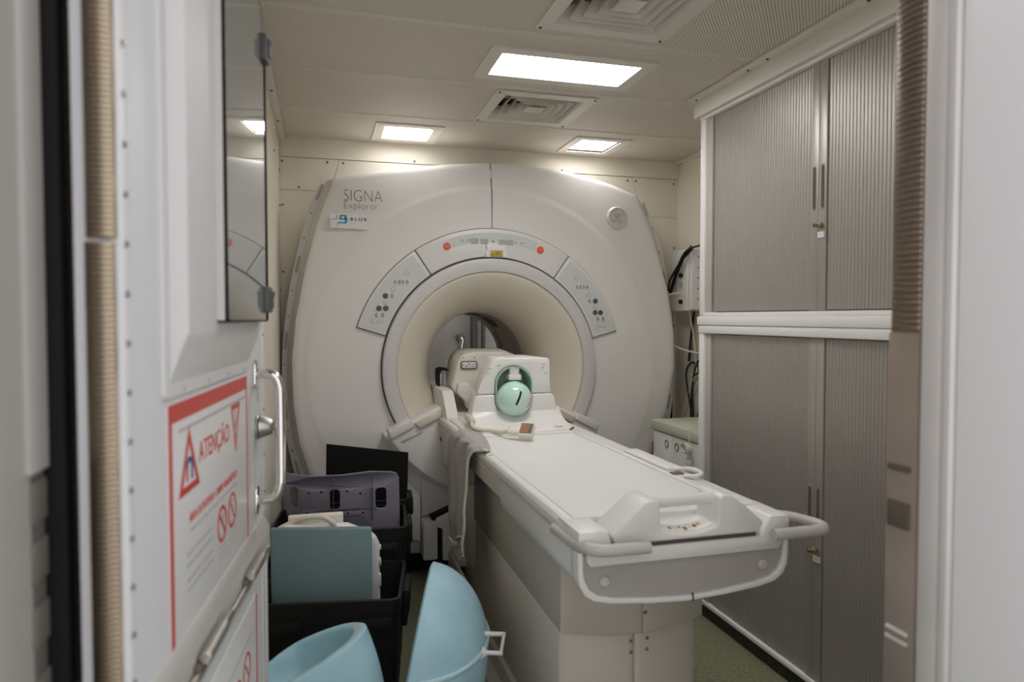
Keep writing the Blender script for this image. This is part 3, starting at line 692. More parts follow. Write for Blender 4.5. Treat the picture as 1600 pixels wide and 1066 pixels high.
x, z = zp(500, 757); b = text_front('B L U E', .0205, x, st_y - .0004, z, off=.0006, sx=1.28); obj('lettering', b, 'ink', stk)
x, z = zp(505, 806); b = text_front('H E A L T H', .0085, x, st_y - .0004, z, sx=1.35); obj('lettering', b, 'ink_grey', stk)
ex, ez, ey = 1.613, 1.915, 3.604
b = bm_new(); lathe(b, [(.062, .012), (.060, -.004), (.055, -.010), (.050, -.010), (.049, .000), (0, .000)], (ex, ey, ez), (0, 1, 0), (1, 0, 0), seg=44); em = obj('emblem', b, 'mri_panel', mri, 'round silver emblem')
b = bm_new(); lathe(b, [(.048, 0.0), (.048, -.003), (0, -.003)], (ex, ey, ez), (0, 1, 0), (1, 0, 0), seg=40); obj('emblem_face', b, 'hub', em)
b = bm_new(); ye = ey - .004
def curl(pts, r=.0022): tube(b, [(ex + p[0], ye, ez + p[1]) for p in pts], r, 6, smooth=4)
curl([(-.004, .006), (-.016, .014), (-.012, .022), (-.004, .020), (.000, .008), (-.006, -.004), (-.016, -.012), (-.024, -.018), (-.020, -.026), (-.011, -.022), (-.004, -.008), (.004, .004)])
curl([(.004, .004), (.010, .016), (.016, .022), (.020, .017), (.014, .006), (.006, .002), (.002, -.006), (.004, -.018), (.012, -.026), (.022, -.023), (.024, -.014), (.017, -.009), (.012, -.015)])
curl([(-.020, .008), (-.012, .004), (.000, .002), (.010, .004)])
for k in range(4):
    a = math.radians(100 + 90 * k); tt = [(math.cos(a + q * .16) * (.039 + .004 * (q == 0)), math.sin(a + q * .16) * (.039 + .004 * (q == 0))) for q in range(-1, 6)]; curl(tt, .0016)
obj('monogram', b, 'led', em)

# mounting flange down both sides
FLo = [(.012, 2.085), (-.069, 1.867), (-.140, 1.577), (-.182, 1.306), (-.198, 1.035), (-.190, .796), (-.152, .588), (-.10, .40), (-.02, .20)]
FLm = [(.047, 2.078), (-.036, 1.85), (-.104, 1.59), (-.150, 1.325), (-.170, 1.09), (-.162, .85), (-.128, .647), (-.072, .46), (.0, .26)]
FLi = [(.075, 2.068), (.002, 1.839), (-.061, 1.605), (-.110, 1.34), (-.130, 1.141), (-.125, .908), (-.095, .706), (-.037, .518), (.04, .36)]
FRo = [(1.872, 2.065), (1.968, 1.846), (2.045, 1.535), (2.080, 1.22), (2.083, 1.0), (2.068, .80), (2.03, .62), (1.97, .45)]
FRm = [(1.835, 2.062), (1.925, 1.84), (2.005, 1.535), (2.044, 1.24), (2.046, 1.03), (2.02, .81), (1.97, .63), (1.90, .46)]
FRi = [(1.778, 2.053), (1.860, 1.831), (1.946, 1.53), (1.988, 1.262), (1.992, 1.069), (1.94, .80), (1.86, .60), (1.78, .40)]
def dense(p, n=6):
    Q = []
    for i in range(len(p) - 1):
        p0 = Vector(p[max(i - 1, 0)]); p1 = Vector(p[i]); p2 = Vector(p[i + 1]); p3 = Vector(p[min(i + 2, len(p) - 1)])
        for k in range(n):
            t_ = k / n; Q.append(tuple(.5 * ((2 * p1) + (-p0 + p2) * t_ + (2 * p0 - 5 * p1 + 4 * p2 - p3) * t_ ** 2 + (-p0 + 3 * p1 - 3 * p2 + p3) * t_ ** 3)))
    Q.append(p[-1]); return Q
for O_, Mi, I_ in ((FLo, FLm, FLi), (FRo, FRm, FRi)):
    O2, M2, I2 = dense(O_), dense(Mi), dense(I_)
    b = bm_new(); prism(b, O2 + M2[::-1], 'Y', 3.800, 3.82, .002, 1); fl = obj('mounting_flange', b, 'mri_panel', mri)
    b = bm_new(); n = len(M2)
    A = [b.verts.new((p[0], 3.802, p[1])) for p in M2]; Bv = [b.verts.new((I2[i][0], 3.725, I2[i][1])) for i in range(n)]; Cv = [b.verts.new((I2[i][0], 3.82, I2[i][1])) for i in range(n)]
    for i in range(n - 1):
        b.faces.new((A[i], A[i + 1], Bv[i + 1], Bv[i])); b.faces.new((Bv[i], Bv[i + 1], Cv[i + 1], Cv[i])); b.faces.new((Cv[i], Cv[i + 1], A[i + 1], A[i]))
    b.faces.new((A[0], Bv[0], Cv[0])); b.faces.new((A[-1], Cv[-1], Bv[-1]))
    obj('edge_band', b, 'band', mri)
    mid = [((O2[i][0] + M2[i][0]) / 2, (O2[i][1] + M2[i][1]) / 2) for i in range(n)]
    for i in range(2, n - 2, 3):
        if i % 9 == 2:
            p, q = Vector(mid[i - 2]), Vector(mid[i + 2]); d = (q - p).normalized(); nn = Vector((-d.y, d.x)); c = (p + q) / 2; hl = .038
            pts = []
            for k in range(8): a = math.pi * k / 7 - math.pi / 2; pts.append(tuple(c + d * (hl + .008 * math.cos(a)) + nn * .008 * math.sin(a)))
            for k in range(8): a = math.pi * k / 7 + math.pi / 2; pts.append(tuple(c + d * (-hl + .008 * math.cos(a)) + nn * .008 * math.sin(a)))
            b = bm_new(); prism(b, pts, 'Y', 3.7990, 3.803); obj('slot', b, 'cab_side', fl)
        else: inst('screw', SCREW_P, fl, (mid[i][0], 3.800, mid[i][1]), R_NEGY)

# docking shroud: sector below the bore, with lips and rails
def pol(r, a): return (CX + r * math.cos(math.radians(a)), CZ + r * math.sin(math.radians(a)))
DX = .862
b = bm_new(); pts = [(.590, .905)] + [pol(.655, 209.5 + k * (330.5 - 209.5) / 40) for k in range(41)] + [(1.165, .905), (1.145, .83), (.600, .83)]
prism(b, pts, 'Y', 3.468, 3.63, .014, 3, 50); sh = obj('docking_shroud', b, 'mri', mri, sharp=60)
b = bm_new(); prism(b, [pol(.668, 208.8 + k * (331.2 - 208.8) / 40) for k in range(41)] + [pol(.645, 331.2 - k * (331.2 - 208.8) / 40) for k in range(41)], 'Y', 3.50, 3.62, .004, 1); obj('shroud_edge', b, 'band', sh)
for sgn in (-1, 1):
    def sx(p): return (CX + sgn * (p[0] - CX) * -1 if sgn > 0 else p[0], p[1])
    def mir(p): return p if sgn < 0 else (2 * CX - p[0] - .01, p[1])
    b = bm_new(); prism(b, [mir(p) for p in (pol(.508, 210.5), pol(.352, 212.5), pol(.335, 219.5), pol(.505, 215.5))], 'Y', 3.452, 3.80, .008, 3); obj('bore_lip', b, 'flare', sh)
    b = bm_new(); prism(b, [mir(p) for p in (pol(.615, 214.6), pol(.500, 217.8), pol(.505, 218.4), pol(.612, 216.0))], 'Y', 3.4655, 3.475, .001, 1); obj('groove', b, 'cab_side', sh)
    b = bm_new(); prism(b, [mir(p) for p in (pol(.640, 208.0), pol(.515, 208.0), pol(.515, 212.5), pol(.645, 211.5))], 'Y', 3.455, 3.60, .006, 2); obj('shroud_cap', b, 'mri', sh)
b = bm_new(); cyl(b, (.590, 3.470, .735), (.590, 3.455, .735), .011, 16, .002); obj('lock_button', b, 'screw', sh)
# patient bridge through the bore
b = bm_new(); box(b, .592, 1.150, 3.50, 4.62, .80, .846, .004)
for xa, xb in ((.594, .652), (1.090, 1.150)): prism(b, [(3.33, .862), (3.345, .872), (3.475, .975), (3.49, .980), (4.60, .985), (4.60, .84), (3.33, .84)], 'X', xa, xb, .004, 2)
obj('patient_bridge', b, 'mri', mri)
# lower covers and toe kick
b = bm_new(); prism(b, [(.02, .11), (.405, .11), (.405, .218), (.02, .32)], 'Y', 3.53, 3.72, .008, 2); obj('lower_cover', b, 'mri', mri)
b = bm_new(); prism(b, [(-.03, .50), (-.03, .328), (.405, .226), (.49, .19), (.49, .44), (.44, .50), (.36, .56)], 'Y', 3.53, 3.72, .008, 2); obj('lower_cover', b, 'mri', mri)
b = bm_new(); prism(b, rrect(.496, .572, .108, .308, .012), 'Y', 3.48, 3.70, .01, 2); obj('column_cover', b, 'mri', mri)
b = bm_new(); prism(b, [(.50, .32), (.50, .55), (.78, .55), (.78, .365), (.60, .34)], 'Y', 3.56, 3.7, .006, 2); obj('lower_cover', b, 'mri', mri)
b = bm_new(); prism(b, [(.596, .10), (.596, .266), (.560, .276), (.560, .320), (.665, .362), (1.2, .362), (1.2, .10)], 'Y', 3.478, 3.7, .010, 2); obj('centre_cover', b, 'mri', mri)
b = bm_new(); prism(b, [(.580, .06), (.580, .26), (.545, .27), (.545, .330), (.665, .378), (1.2, .378), (1.2, .06)], 'Y', 3.50, 3.7); obj('cover_gasket', b, 'black_rubber', mri)
b = bm_new(); prism(b, [(1.20, .11), (1.75, .11), (1.79, .5), (1.5, .6), (1.2, .5)], 'Y', 3.56, 3.72, .008, 2); obj('lower_cover', b, 'mri', mri)
b = bm_new(); box(b, .05, 1.72, 3.64, 3.78, 0, .12); obj('toe_kick', b, 'black_rubber', mri)
b = bm_new(); box(b, .635, .80, 3.30, 3.50, .125, .175, .008, 2); box(b, .625, .64, 3.10, 3.50, .0, .15, .004); box(b, .64, .80, 3.46, 3.5, 0, .13); pdh = obj('pedal_housing', b, 'table_base', mri)
for y0, z in ((3.36, .085), (3.24, .05)):
    b = bm_new(); box(b, .65, .80, y0, y0 + .10, z - .025, z + .012, .008, 2, Matrix.Rotation(math.radians(14), 3, 'X')); obj('pedal', b, 'pedal', pdh)

# ================================================================== PATIENT TABLE
tb = thing('patient_table', 'long white patient table docked to the scanner, with grey end bumper and two grips', 'table', (DX, 2.5, 0))
XL, XR, YF, YBk = .576, 1.149, 1.50, 3.46
BOTT = [(.576, .742), (.580, .720), (.592, .697), (.615, .681), (.66, .671), (.76, .661), (.862, .656), (.965, .661), (1.065, .671), (1.11, .681), (1.133, .697), (1.145, .720), (1.149, .742)]
# upper body: a U shaped end, open at the near end for the cradle handle
b = bm_new(); prism(b, [(XL + .004, .822), *[(DX + (p[0] - DX) * .985, p[1] + .006) for p in BOTT], (XR - .004, .822)], 'Y', YF + .016, 2.25, .004, 2, 50); obj('end_housing', b, 'table', tb, sharp=50)
b = bm_new(); box(b, XL + .005, XR - .005, 2.24, YBk - .03, .738, .822, .006); obj('side_panel', b, 'table_base', tb)
# white rim round the end
b = bm_new(); inner = [(DX + (p[0] - DX) * .955, p[1] + .013) for p in BOTT]
n = len(BOTT)
rim = [(XL, .80)] + BOTT + [(XR, .80)] + [(inner[-1][0], .80)] + inner[::-1] + [(inner[0][0], .80)]
prism(b, rim, 'Y', YF - .004, YF + .05, .003, 2, 50); obj('bumper_rim', b, 'table', tb, sharp=50)
b = bm_new(); prism(b, [(inner[0][0] + .001, .79)] + inner + [(inner[-1][0] - .001, .79)], 'Y', YF + .006, YF + .03); bp_ = obj('bumper_plate', b, 'bumper', tb, 'grey plate of the end bumper')
for x in (.645, 1.078):
    b = bm_new(); cyl(b, (x, YF + .008, .724), (x, YF - .002, .724), .0135, 20, .003); obj('cap', b, 'grip', bp_)
b = bm_new(); box(b, DX + .012, DX + .016, YF - .006, YF, .655, .674); obj('rim_joint', b, 'groove', tb)
# white front ledge with the two horns beside the cradle
b = bm_new(); prism(b, [(.605, .764), (1.118, .764), (1.128, .778), (1.128, .80), (XR, .81), (XR, .849), (1.094, .849), (1.065, .80), (.665, .80), (.648, .849), (XL, .849), (XL, .81), (.598, .80), (.597, .778)], 'Y', YF - .006, YF + .14, .004, 2); obj('front_ledge', b, 'table', tb)
b = bm_new(); box(b, .668, 1.056, YF + .002, YF + .14, .795, .812); obj('ledge_gap', b, 'groove', tb)
# top rails
b = bm_new(); prism(b, [(XL, .822), (XL - .002, .836), (XL + .004, .848), (XL + .012, .852), (.603, .852), (.603, .80), (XL, .80)], 'Y', YF + .10, YBk + .01, .002, 2); obj('top_rail', b, 'table', tb)
b = bm_new(); prism(b, [(XR, .80), (1.062, .80), (1.062, .852), (1.135, .852), (1.145, .847), (XR + .001, .836), (XR, .822)], 'Y', YF + .10, YBk, .002, 2); obj('top_rail', b, 'table', tb)
b = bm_new(); box(b, XL - .003, XL + .02, YF + .02, YBk, .808, .822, .003); box(b, XR - .02, XR + .003, YF + .02, YBk, .808, .822, .003); obj('rail_groove', b, 'grip', tb)
b = bm_new()
for x in (1.082, 1.098, 1.118): box(b, x, x + .0018, YF + .30, YBk - .02, .8515, .8528)
obj('rail_lines', b, 'grip', tb)
b = bm_new(); box(b, 1.085, 1.142, 2.02, 2.36, .850, .862, .006, 3); obj('rail_cover', b, 'table', tb)
b = bm_new(); tube(b, [(1.098, 2.00, .858), (1.135, 1.975, .866), (1.142, 1.93, .868), (1.13, 1.885, .868), (1.104, 1.885, .862), (1.092, 1.92, .858)], .007, 8, smooth=4); obj('strap_loop', b, 'table', tb)
b = bm_new(); box(b, 1.076, 1.112, 1.96, 1.99, .851, .857, .002); obj('rust_clip', b, 'pedal', tb, 'rusty brown clip')
b = bm_new()
for y, l in ((2.62, .02), (2.50, .016), (2.42, .012)): box(b, .585, .585 + l, y, y + .004, .8515, .8528)
obj('scale_marks', b, 'groove', tb)
# cradle
b = bm_new(); prism(b, [(.606, .82), (.606, .850), (.622, .853), (.74, .8505), (DX, .8495), (.98, .8505), (1.05, .853), (1.060, .850), (1.060, .82)], 'Y', YF + .10, 2.80, .001, 1); cr_ = obj('cradle', b, 'pad', tb)
b = bm_new(); box(b, .603, .606, YF + .12, YBk, .80, .8495); box(b, 1.0595, 1.0625, YF + .12, YBk, .80, .8495); obj('cradle_gap', b, 'seam', tb)
b = bm_new(); prism(b, [(.606, .81), (.606, .856), (1.060, .856), (1.060, .81)], 'Y', 2.80, YBk, .003, 2); obj('cradle_head', b, 'table', tb)
# cradle handle block: hollow grip with icon strip
prof = [(.668, .813), (.655, .838), (.730, .900), (.742, .910), (.768, .914), (.780, .908), (.783, .868)] + [(.783, .850), (.786, .8405)] + [(.862 + dx_, .825 + .014 * (abs(dx_) / .074) ** 2.2) for dx_ in [k * .0074 for k in range(-10, 11)]] + [(.938, .8405), (.941, .850)] + [(.941, .868), (.944, .908), (.956, .914), (.982, .910), (.994, .900), (1.069, .838), (1.056, .813)]
b = bm_new(); prism(b, prof, 'Y', YF - .012, YF + .095, .005, 3, 40); hb = obj('cradle_handle', b, 'table', tb, sharp=50)
b = bm_new(); prism(b, [(.664, .85), (.76, .905), (.965, .905), (1.060, .85), (1.05, .80), (.67, .80)], 'Z', 0, .01) if False else None
b = bm_new(); prism(b, [(YF + .045, .812), (YF + .045, .8235), (YF + .075, .828), (YF + .10, .838), (YF + .13, .8525), (YF + .16, .8525), (YF + .16, .812)], 'X', .784, .940, .001, 1); obj('dish', b, 'table', hb)
b = bm_new(); cyl(b, (.766, YF + .030, .898), (.958, YF + .030, .898), .0155, 20, .002); obj('grip_bar', b, 'table', hb)
def dish_strip(q0, q1, ya, yb, lift, n=14):
    bb = bm_new(); rows = []
    for k in range(n + 1):
        dx_ = .078 * math.cos(math.radians(q0 + (q1 - q0) * k / n)); row = []
        for y in (ya, yb):
            for d_ in (lift, -.004): row.append(bb.verts.new((.862 + dx_, YF + y, .825 + .014 * (abs(dx_) / .074) ** 2.2 + d_ + y * .10)))
        rows.append(row)
    for A, B in zip(rows, rows[1:]):
        for p, q_ in ((0, 2), (2, 3), (3, 1), (1, 0)): bb.faces.new((A[p], A[q_], B[q_], B[p]))
    bb.faces.new([rows[0][k] for k in (0, 1, 3, 2)]); bb.faces.new([rows[-1][k] for k in (0, 2, 3, 1)])
    return bb
dec = obj('icon_strip', dish_strip(208, 332, .004, .046, .0016), 'coil_cream', hb, 'cream strip of small pictograms')
for q0, q1, y0, y1 in ((240, 245, .018, .03), (263, 266, .026, .034), (271, 276, .016, .028), (292, 298, .02, .032)): obj('pictogram', dish_strip(q0, q1, y0, y1, .0024, 2), 'ink', dec)
for q0, q1, y0, y1 in ((266, 275, .008, .013), (301, 309, .026, .034)): obj('pictogram', dish_strip(q0, q1, y0, y1, .0024, 2), 'orange', dec)
for q0 in (252, 284): obj('divider', dish_strip(q0, q0 + 1, .004, .046, .0022, 2), 'ink_grey', dec)
b = bm_new(); obj('cradle_end', box(b, .668, .77, YF + .096, YF + .11, .80, .846), 'table', tb); obj('cradle_end', box(bm_new(), .95, 1.055, YF + .096, YF + .11, .80, .846), 'table', tb)
b = bm_new()
for k in range(5): box(b, .672 + k * .004, .674 + k * .004, YF - .004, YF + .01, .800, .822)
obj('spring', b, 'button_mid', tb)
# grips
b = bm_new(); tube(b, [(.574, 1.66, .812), (.578, 1.55, .814), (.585, 1.50, .816), (.598, 1.470, .816), (.622, 1.456, .816), (.66, 1.452, .816), (.735, 1.450, .816)], [.012] * 6 + [.012] if False else .0145, 14, smooth=5); obj('grip', b, 'grip', tb, 'light grey grip at the left corner of the table end', sharp=60)
b = bm_new(); tube(b, [(1.148, 1.585, .822), (1.195, 1.57, .820), (1.223, 1.525, .818), (1.236, 1.492, .816), (1.230, 1.466, .815), (1.205, 1.456, .815), (1.14, 1.455, .815), (1.072, 1.454, .815)], .0145, 14, smooth=5); obj('grip', b, 'grip', tb, 'light grey grip folded out at the right corner', sharp=60)
b = bm_new(); box(b, 1.125, 1.16, 1.56, 1.61, .806, .836, .004); box(b, .57, .585, 1.60, 1.68, .80, .826, .004); obj('grip_bracket', b, 'grip', tb)
# pedestal
def bow(x0, x1, yc, ye, n=10): return [(x0 + (x1 - x0) * k / n, ye - (ye - yc) * (1 - ((k / n) * 2 - 1) ** 2)) for k in range(n + 1)]
for x0, x1, tag_ in ((.640, DX - .0006, 0), (DX + .0006, 1.084, 1)):
    f = [p for p in bow(.640, 1.084, 1.738, 1.80, 24) if x0 <= p[0] <= x1]
    f = [(x0, 1.80 - .062 * (1 - (((x0 - .640) / .444) * 2 - 1) ** 2))] + f + [(x1, 1.80 - .062 * (1 - (((x1 - .640) / .444) * 2 - 1) ** 2))]
    b = bm_new(); prism(b, f + [(x1, 2.93), (x0, 2.93)], 'Z', .470, .745, .0015, 1, 50); sk = obj('skirt_panel', b, 'table_base', tb, sharp=50)
for x0, x1 in ((.640, DX - .014), (DX - .0125, 1.068)):
    f = [(x, 1.815 - .05 * (1 - (((x - .640) / .43) * 2 - 1) ** 2)) for x in [x0 + (x1 - x0) * k / 10 for k in range(11)]]
    b = bm_new(); prism(b, f + [(x1, 2.90), (x0, 2.90)], 'Z', .02, .468, .004, 1, 50); bs = obj('base_panel', b, 'table_base', tb, sharp=50)
    for x, z in ((.838, .437), (.838, .405)) if x0 < .7 else ((.888, .440), (.888, .408)): inst('screw', SCREW_P, bs, (x, 1.7665, z), R_NEGY)
inst('screw', SCREW_P, sk, (.868, 1.738, .527), R_NEGY)
b = bm_new(); box(b, .585, XR - .01, 2.92, YBk - .02, .62, .745, .01); box(b, .68, 1.05, 2.89, 3.40, .02, .63, .01); obj('rear_column', b, 'table_base', tb)
b = bm_new(); box(b, .622, .645, 1.82, 3.30, .0, .10, .004); box(b, .575, .65, 1.86, 3.46, 0, .030, .004); obj('plinth_ledge', b, 'ledge', tb)
for y in (2.1, 2.6): inst('screw', SCREW, tb, (.622, y, .06), R_NEGX)

# ================================================================== HEAD COIL WITH GREEN PHANTOM
hc = thing('head_coil', 'white head coil standing on the table, open at the front around a green phantom', 'coil', (DX, 3.1, .853))
TZ = .857
def sweep_front(outline, y0, y1, back_scale, hole=None, bv=.008):
    """front polygon with optional hole, lofted to a scaled back polygon"""
    b = bm_new(); cx = sum(p[0] for p in outline) / len(outline)
    return b
ov = [(.852 + .089 * math.cos(t_), 1.012 + (.088 if math.sin(t_) > 0 else .088) * math.sin(t_) + (.032 if math.sin(t_) > 0 else -.032)) for t_ in [math.tau * k / 48 for k in range(48)]]
def plate_with_hole(b, outer, hole, y0, y1):
    """annular plate: outer polygon sampled by angle about the hole centre"""
    hx = sum(p[0] for p in hole) / len(hole); hz = sum(p[1] for p in hole) / len(hole)
    def hit(poly, d):
        best = None
        for i in range(len(poly)):
            a, c = poly[i], poly[(i + 1) % len(poly)]; ax, az = a[0] - hx, a[1] - hz; e_x, e_z = c[0] - a[0], c[1] - a[1]
            det = -d[0] * e_z + d[1] * e_x
            if abs(det) < 1e-12: continue
            t_ = (-ax * e_z + az * e_x) / det; s_ = (d[0] * az - d[1] * ax) / det
            if t_ > 0 and -1e-6 <= s_ <= 1 + 1e-6: best = t_ if best is None else max(best, t_)
        return best
    an = sorted({round(math.tau * k / 64, 5) for k in range(64)} | {round(math.atan2(p[1] - hz, p[0] - hx) % math.tau, 5) for p in outer})
    R = []
    for t_ in an:
        d = (math.cos(t_), math.sin(t_)); ro, rh = hit(outer, d), hit(hole, d)
        R.append([b.verts.new(v) for v in ((hx + d[0] * rh, y1, hz + d[1] * rh), (hx + d[0] * (rh + .001), y0 + .010, hz + d[1] * (rh + .001)), (hx + d[0] * (rh + .010), y0, hz + d[1] * (rh + .010)), (hx + d[0] * (ro - .006), y0, hz + d[1] * (ro - .006)), (hx + d[0] * ro, y0 + .006, hz + d[1] * ro), (hx + d[0] * ro, y1, hz + d[1] * ro))])
    for i in range(len(R)):
        A, B = R[i], R[(i + 1) % len(R)]
        for k in range(6): b.faces.new((A[k], A[(k + 1) % 6], B[(k + 1) % 6], B[k]))
    return b
# whole front in one outline; upper half parts along the seam
UP = [(.680, 1.003), (.700, 1.055), (.755, 1.150), (.768, 1.163), (.785, 1.168), (1.015, 1.165), (1.025, 1.160), (1.028, 1.150), (1.030, 1.06), (1.034, 1.003)]
LOWP = [(.655, .93), (.668, .985), (.680, 1.000), (1.034, 1.000), (1.050, .985), (1.060, .93), (1.075, .895), (1.095, .872), (1.095, TZ), (.640, TZ), (.640, .872)]
hole_up = [p for p in ov if p[1] >= 1.003]
def taper(b):
    for v in b.verts:
        if v.co.y > 3.2: v.co.x = .875 + (v.co.x - .875) * (.76 if abs(v.co.x - .852) > .0895 or v.co.z > 1.135 else .97)
def half_shell(poly, hole, y0, y1, m, name):
    b = bm_new(); prism(b, poly, 'Y', y0, y1, .007, 3, 40)
    taper(b); return obj(name, b, m, hc, sharp=50)
# upper shell = arch polygon; lower shell = base polygon with a U notch
archp = [(.680, 1.003), (.700, 1.055), (.755, 1.150), (.768, 1.163), (.785, 1.168), (1.015, 1.165), (1.025, 1.160), (1.028, 1.150), (1.030, 1.06), (1.034, 1.003), (.941, 1.003)] + [(.852 + .089 * math.cos(t_), 1.044 + .088 * math.sin(t_)) for t_ in [math.pi * k / 20 for k in range(21)]] + [(.763, 1.003)]
half_shell(archp, None, 3.045, 3.34, 'coil', 'upper_shell')
lowp = [(.655, .925), (.668, .985), (.680, 1.000), (.763, 1.000)] + [(.852 - .089 * math.cos(t_), .978 - .088 * math.sin(t_)) for t_ in [math.pi * k / 20 for k in range(21)]] + [(.941, 1.000), (1.034, 1.000), (1.050, .985), (1.060, .925), (1.078, TZ), (.645, TZ)]
half_shell(lowp, None, 3.040, 3.36, 'coil', 'lower_shell')
# front skirt flaring on to the base
def flare_skirt():
    b = bm_new(); n = 22; rows = []
    for i in range(9):
        f = i / 8; y = 3.045 - .215 * f ** 1.15; z = TZ + .004 + .066 * (1 - f) ** 2.4; ww = .205 + .032 * f
        row = []
        for k in range(n + 1):
            s_ = k / n * 2 - 1; row.append(b.verts.new((.866 + s_ * ww + .0, y + .10 * f * abs(s_) ** 2.2, z + (.010 * (1 - f)) * abs(s_) ** 3)))
        rows.append(row)
    for A, B in zip(rows, rows[1:]):
        for k in range(n): b.faces.new((A[k], A[k + 1], B[k + 1], B[k]))
    low = [b.verts.new((v.co.x, v.co.y, TZ - .002)) for v in rows[-1]]
    for k in range(n): b.faces.new((rows[-1][k], rows[-1][k + 1], low[k + 1], low[k]))
    for s_ in (0, -1):
        L = [r_[s_] for r_ in rows]; base = [b.verts.new((v.co.x, v.co.y, TZ - .002)) for v in L]
        for k in range(8): b.faces.new((L[k], L[k + 1], base[k + 1], base[k]))
    return b
obj('base_skirt', flare_skirt(), 'coil', hc, sharp=50)
b = bm_new(); prism(b, [(.642, 3.03), (.625, 2.93), (.70, 2.84), (.862, 2.815), (1.06, 2.87), (1.10, 2.93), (1.09, 3.36), (.645, 3.36)], 'Z', .8535, TZ + .004, .003, 1); obj('base_plate', b, 'coil', hc)
b = bm_new(); prism(b, [(.632, 3.02), (.618, 2.93), (.70, 2.832), (.862, 2.808), (1.066, 2.863), (1.106, 2.93), (1.09, 3.30), (.64, 3.30)], 'Z', .8525, .8545); obj('base_gasket', b, 'groove', hc)
b = bm_new(); prism(b, [(.664, .935), (.677, .985), (.688, 1.01), (.725, 1.075), (.742, 1.075), (.715, 1.01), (.70, .985), (.69, .935)], 'Y', 3.075, 3.33, .004, 2); taper(b); obj('side_hinge', b, 'coil_cream', hc)
b = bm_new(); box(b, .770, .772, 3.039, 3.041, 1.128, 1.131); 
for x, z in ((.726, 1.095), (.735, 1.118), (.985, 1.118), (1.000, 1.092), (.775, 1.132), (.99, 1.134)): box(b, x, x + .014, 3.0438, 3.046, z, z + .004)
obj('small_marks', b, 'led', hc)
b = bm_new(); box(b, .826, .884, 3.025, 3.10, 1.066, 1.092, .004); box(b, .832, .878, 3.035, 3.06, 1.09, 1.125, .008, 3); lt = obj('latch_tab', b, 'coil', hc)
b = bm_new(); box(b, 1.010, 1.042, 2.905, 2.935, .866, .8665, 0); obj('label_patch', b, 'coil_cream', hc)
# clear green liner tube of the opening
b = bm_new(); n = 48
prof_o = [(.852 + .087 * math.cos(t_), (1.044 if math.sin(t_) >= 0 else .978) + .086 * math.sin(t_)) for t_ in [math.tau * k / n for k in range(n)]]
prof_i = [(.852 + .082 * math.cos(t_), (1.044 if math.sin(t_) >= 0 else .978) + .081 * math.sin(t_)) for t_ in [math.tau * k / n for k in range(n)]]
rows = [[b.verts.new((p[0], y, p[1])) for p in pr_] for pr_, y in ((prof_o, 3.030), (prof_o, 3.33), (prof_i, 3.33), (prof_i, 3.030))]
for i in range(4):
    A, B = rows[i], rows[(i + 1) % 4]
    for k in range(n): b.faces.new((A[k], A[(k + 1) % n], B[(k + 1) % n], B[k]))
obj('liner', b, 'mint_clear', hc, 'pale green see-through liner of the opening')
b = bm_new(); prism(b, prof_i, 'Y', 3.17, 3.176); obj('liner_back', b, 'liner_grey', hc)
# coil cable and plug
b = bm_new(); tube(b, [(.665, 3.15, .885), (.650, 3.04, .895), (.646, 2.98, .888)], [.022, .020, .013], 14); obj('cable_boot', b, 'cable_white', hc)
b = bm_new(); tube(b, [(.650, 3.02, .893), (.640, 2.95, .875), (.655, 2.90, .868), (.70, 2.87, .867), (.725, 2.80, .870), (.752, 2.735, .882)], .0095, 10, smooth=6); cb = obj('coil_cable', b, 'cable_white', hc)
RZ = Matrix.Rotation(math.radians(32), 3, 'Z')
b = bm_new(); bb = bmesh.new(); box(bb, -.035, .02, -.022, .022, -.012, .016, .010, 3); box(bb, .015, .075, -.034, .034, -.014, .020, .007, 3)
bmesh.ops.transform(bb, matrix=Matrix.Translation((.772, 2.72, .884)) @ Matrix.Rotation(math.radians(-32), 4, 'Z') @ Matrix.Rotation(math.radians(38), 4, 'X'), verts=bb.verts); merge(b, bb); pg = obj('plug', b, 'coil_cream', hc)
b = bm_new(); bb = bmesh.new()
for i in range(5):
    for j in range(4): box(bb, .024 + i * .0068, .0285 + i * .0068, -.020 + j * .0112, -.0125 + j * .0112, .0200, .0225)
bmesh.ops.transform(bb, matrix=Matrix.Translation((.772, 2.72, .884)) @ Matrix.Rotation(math.radians(-32), 4, 'Z') @ Matrix.Rotation(math.radians(38), 4, 'X'), verts=bb.verts); merge(b, bb); obj('contacts', b, 'orange', pg, 'orange contact pins')
b = bm_new(); bb = bmesh.new(); box(bb, .0215, .072, -.026, .028, .0185, .0206, 0); box(bb, .060, .070, -.012, .012, .0205, .022)
bmesh.ops.transform(bb, matrix=Matrix.Translation((.772, 2.72, .884)) @ Matrix.Rotation(math.radians(-32), 4, 'Z') @ Matrix.Rotation(math.radians(38), 4, 'X'), verts=bb.verts); merge(b, bb); obj('contact_plate', b, 'pedal', pg)

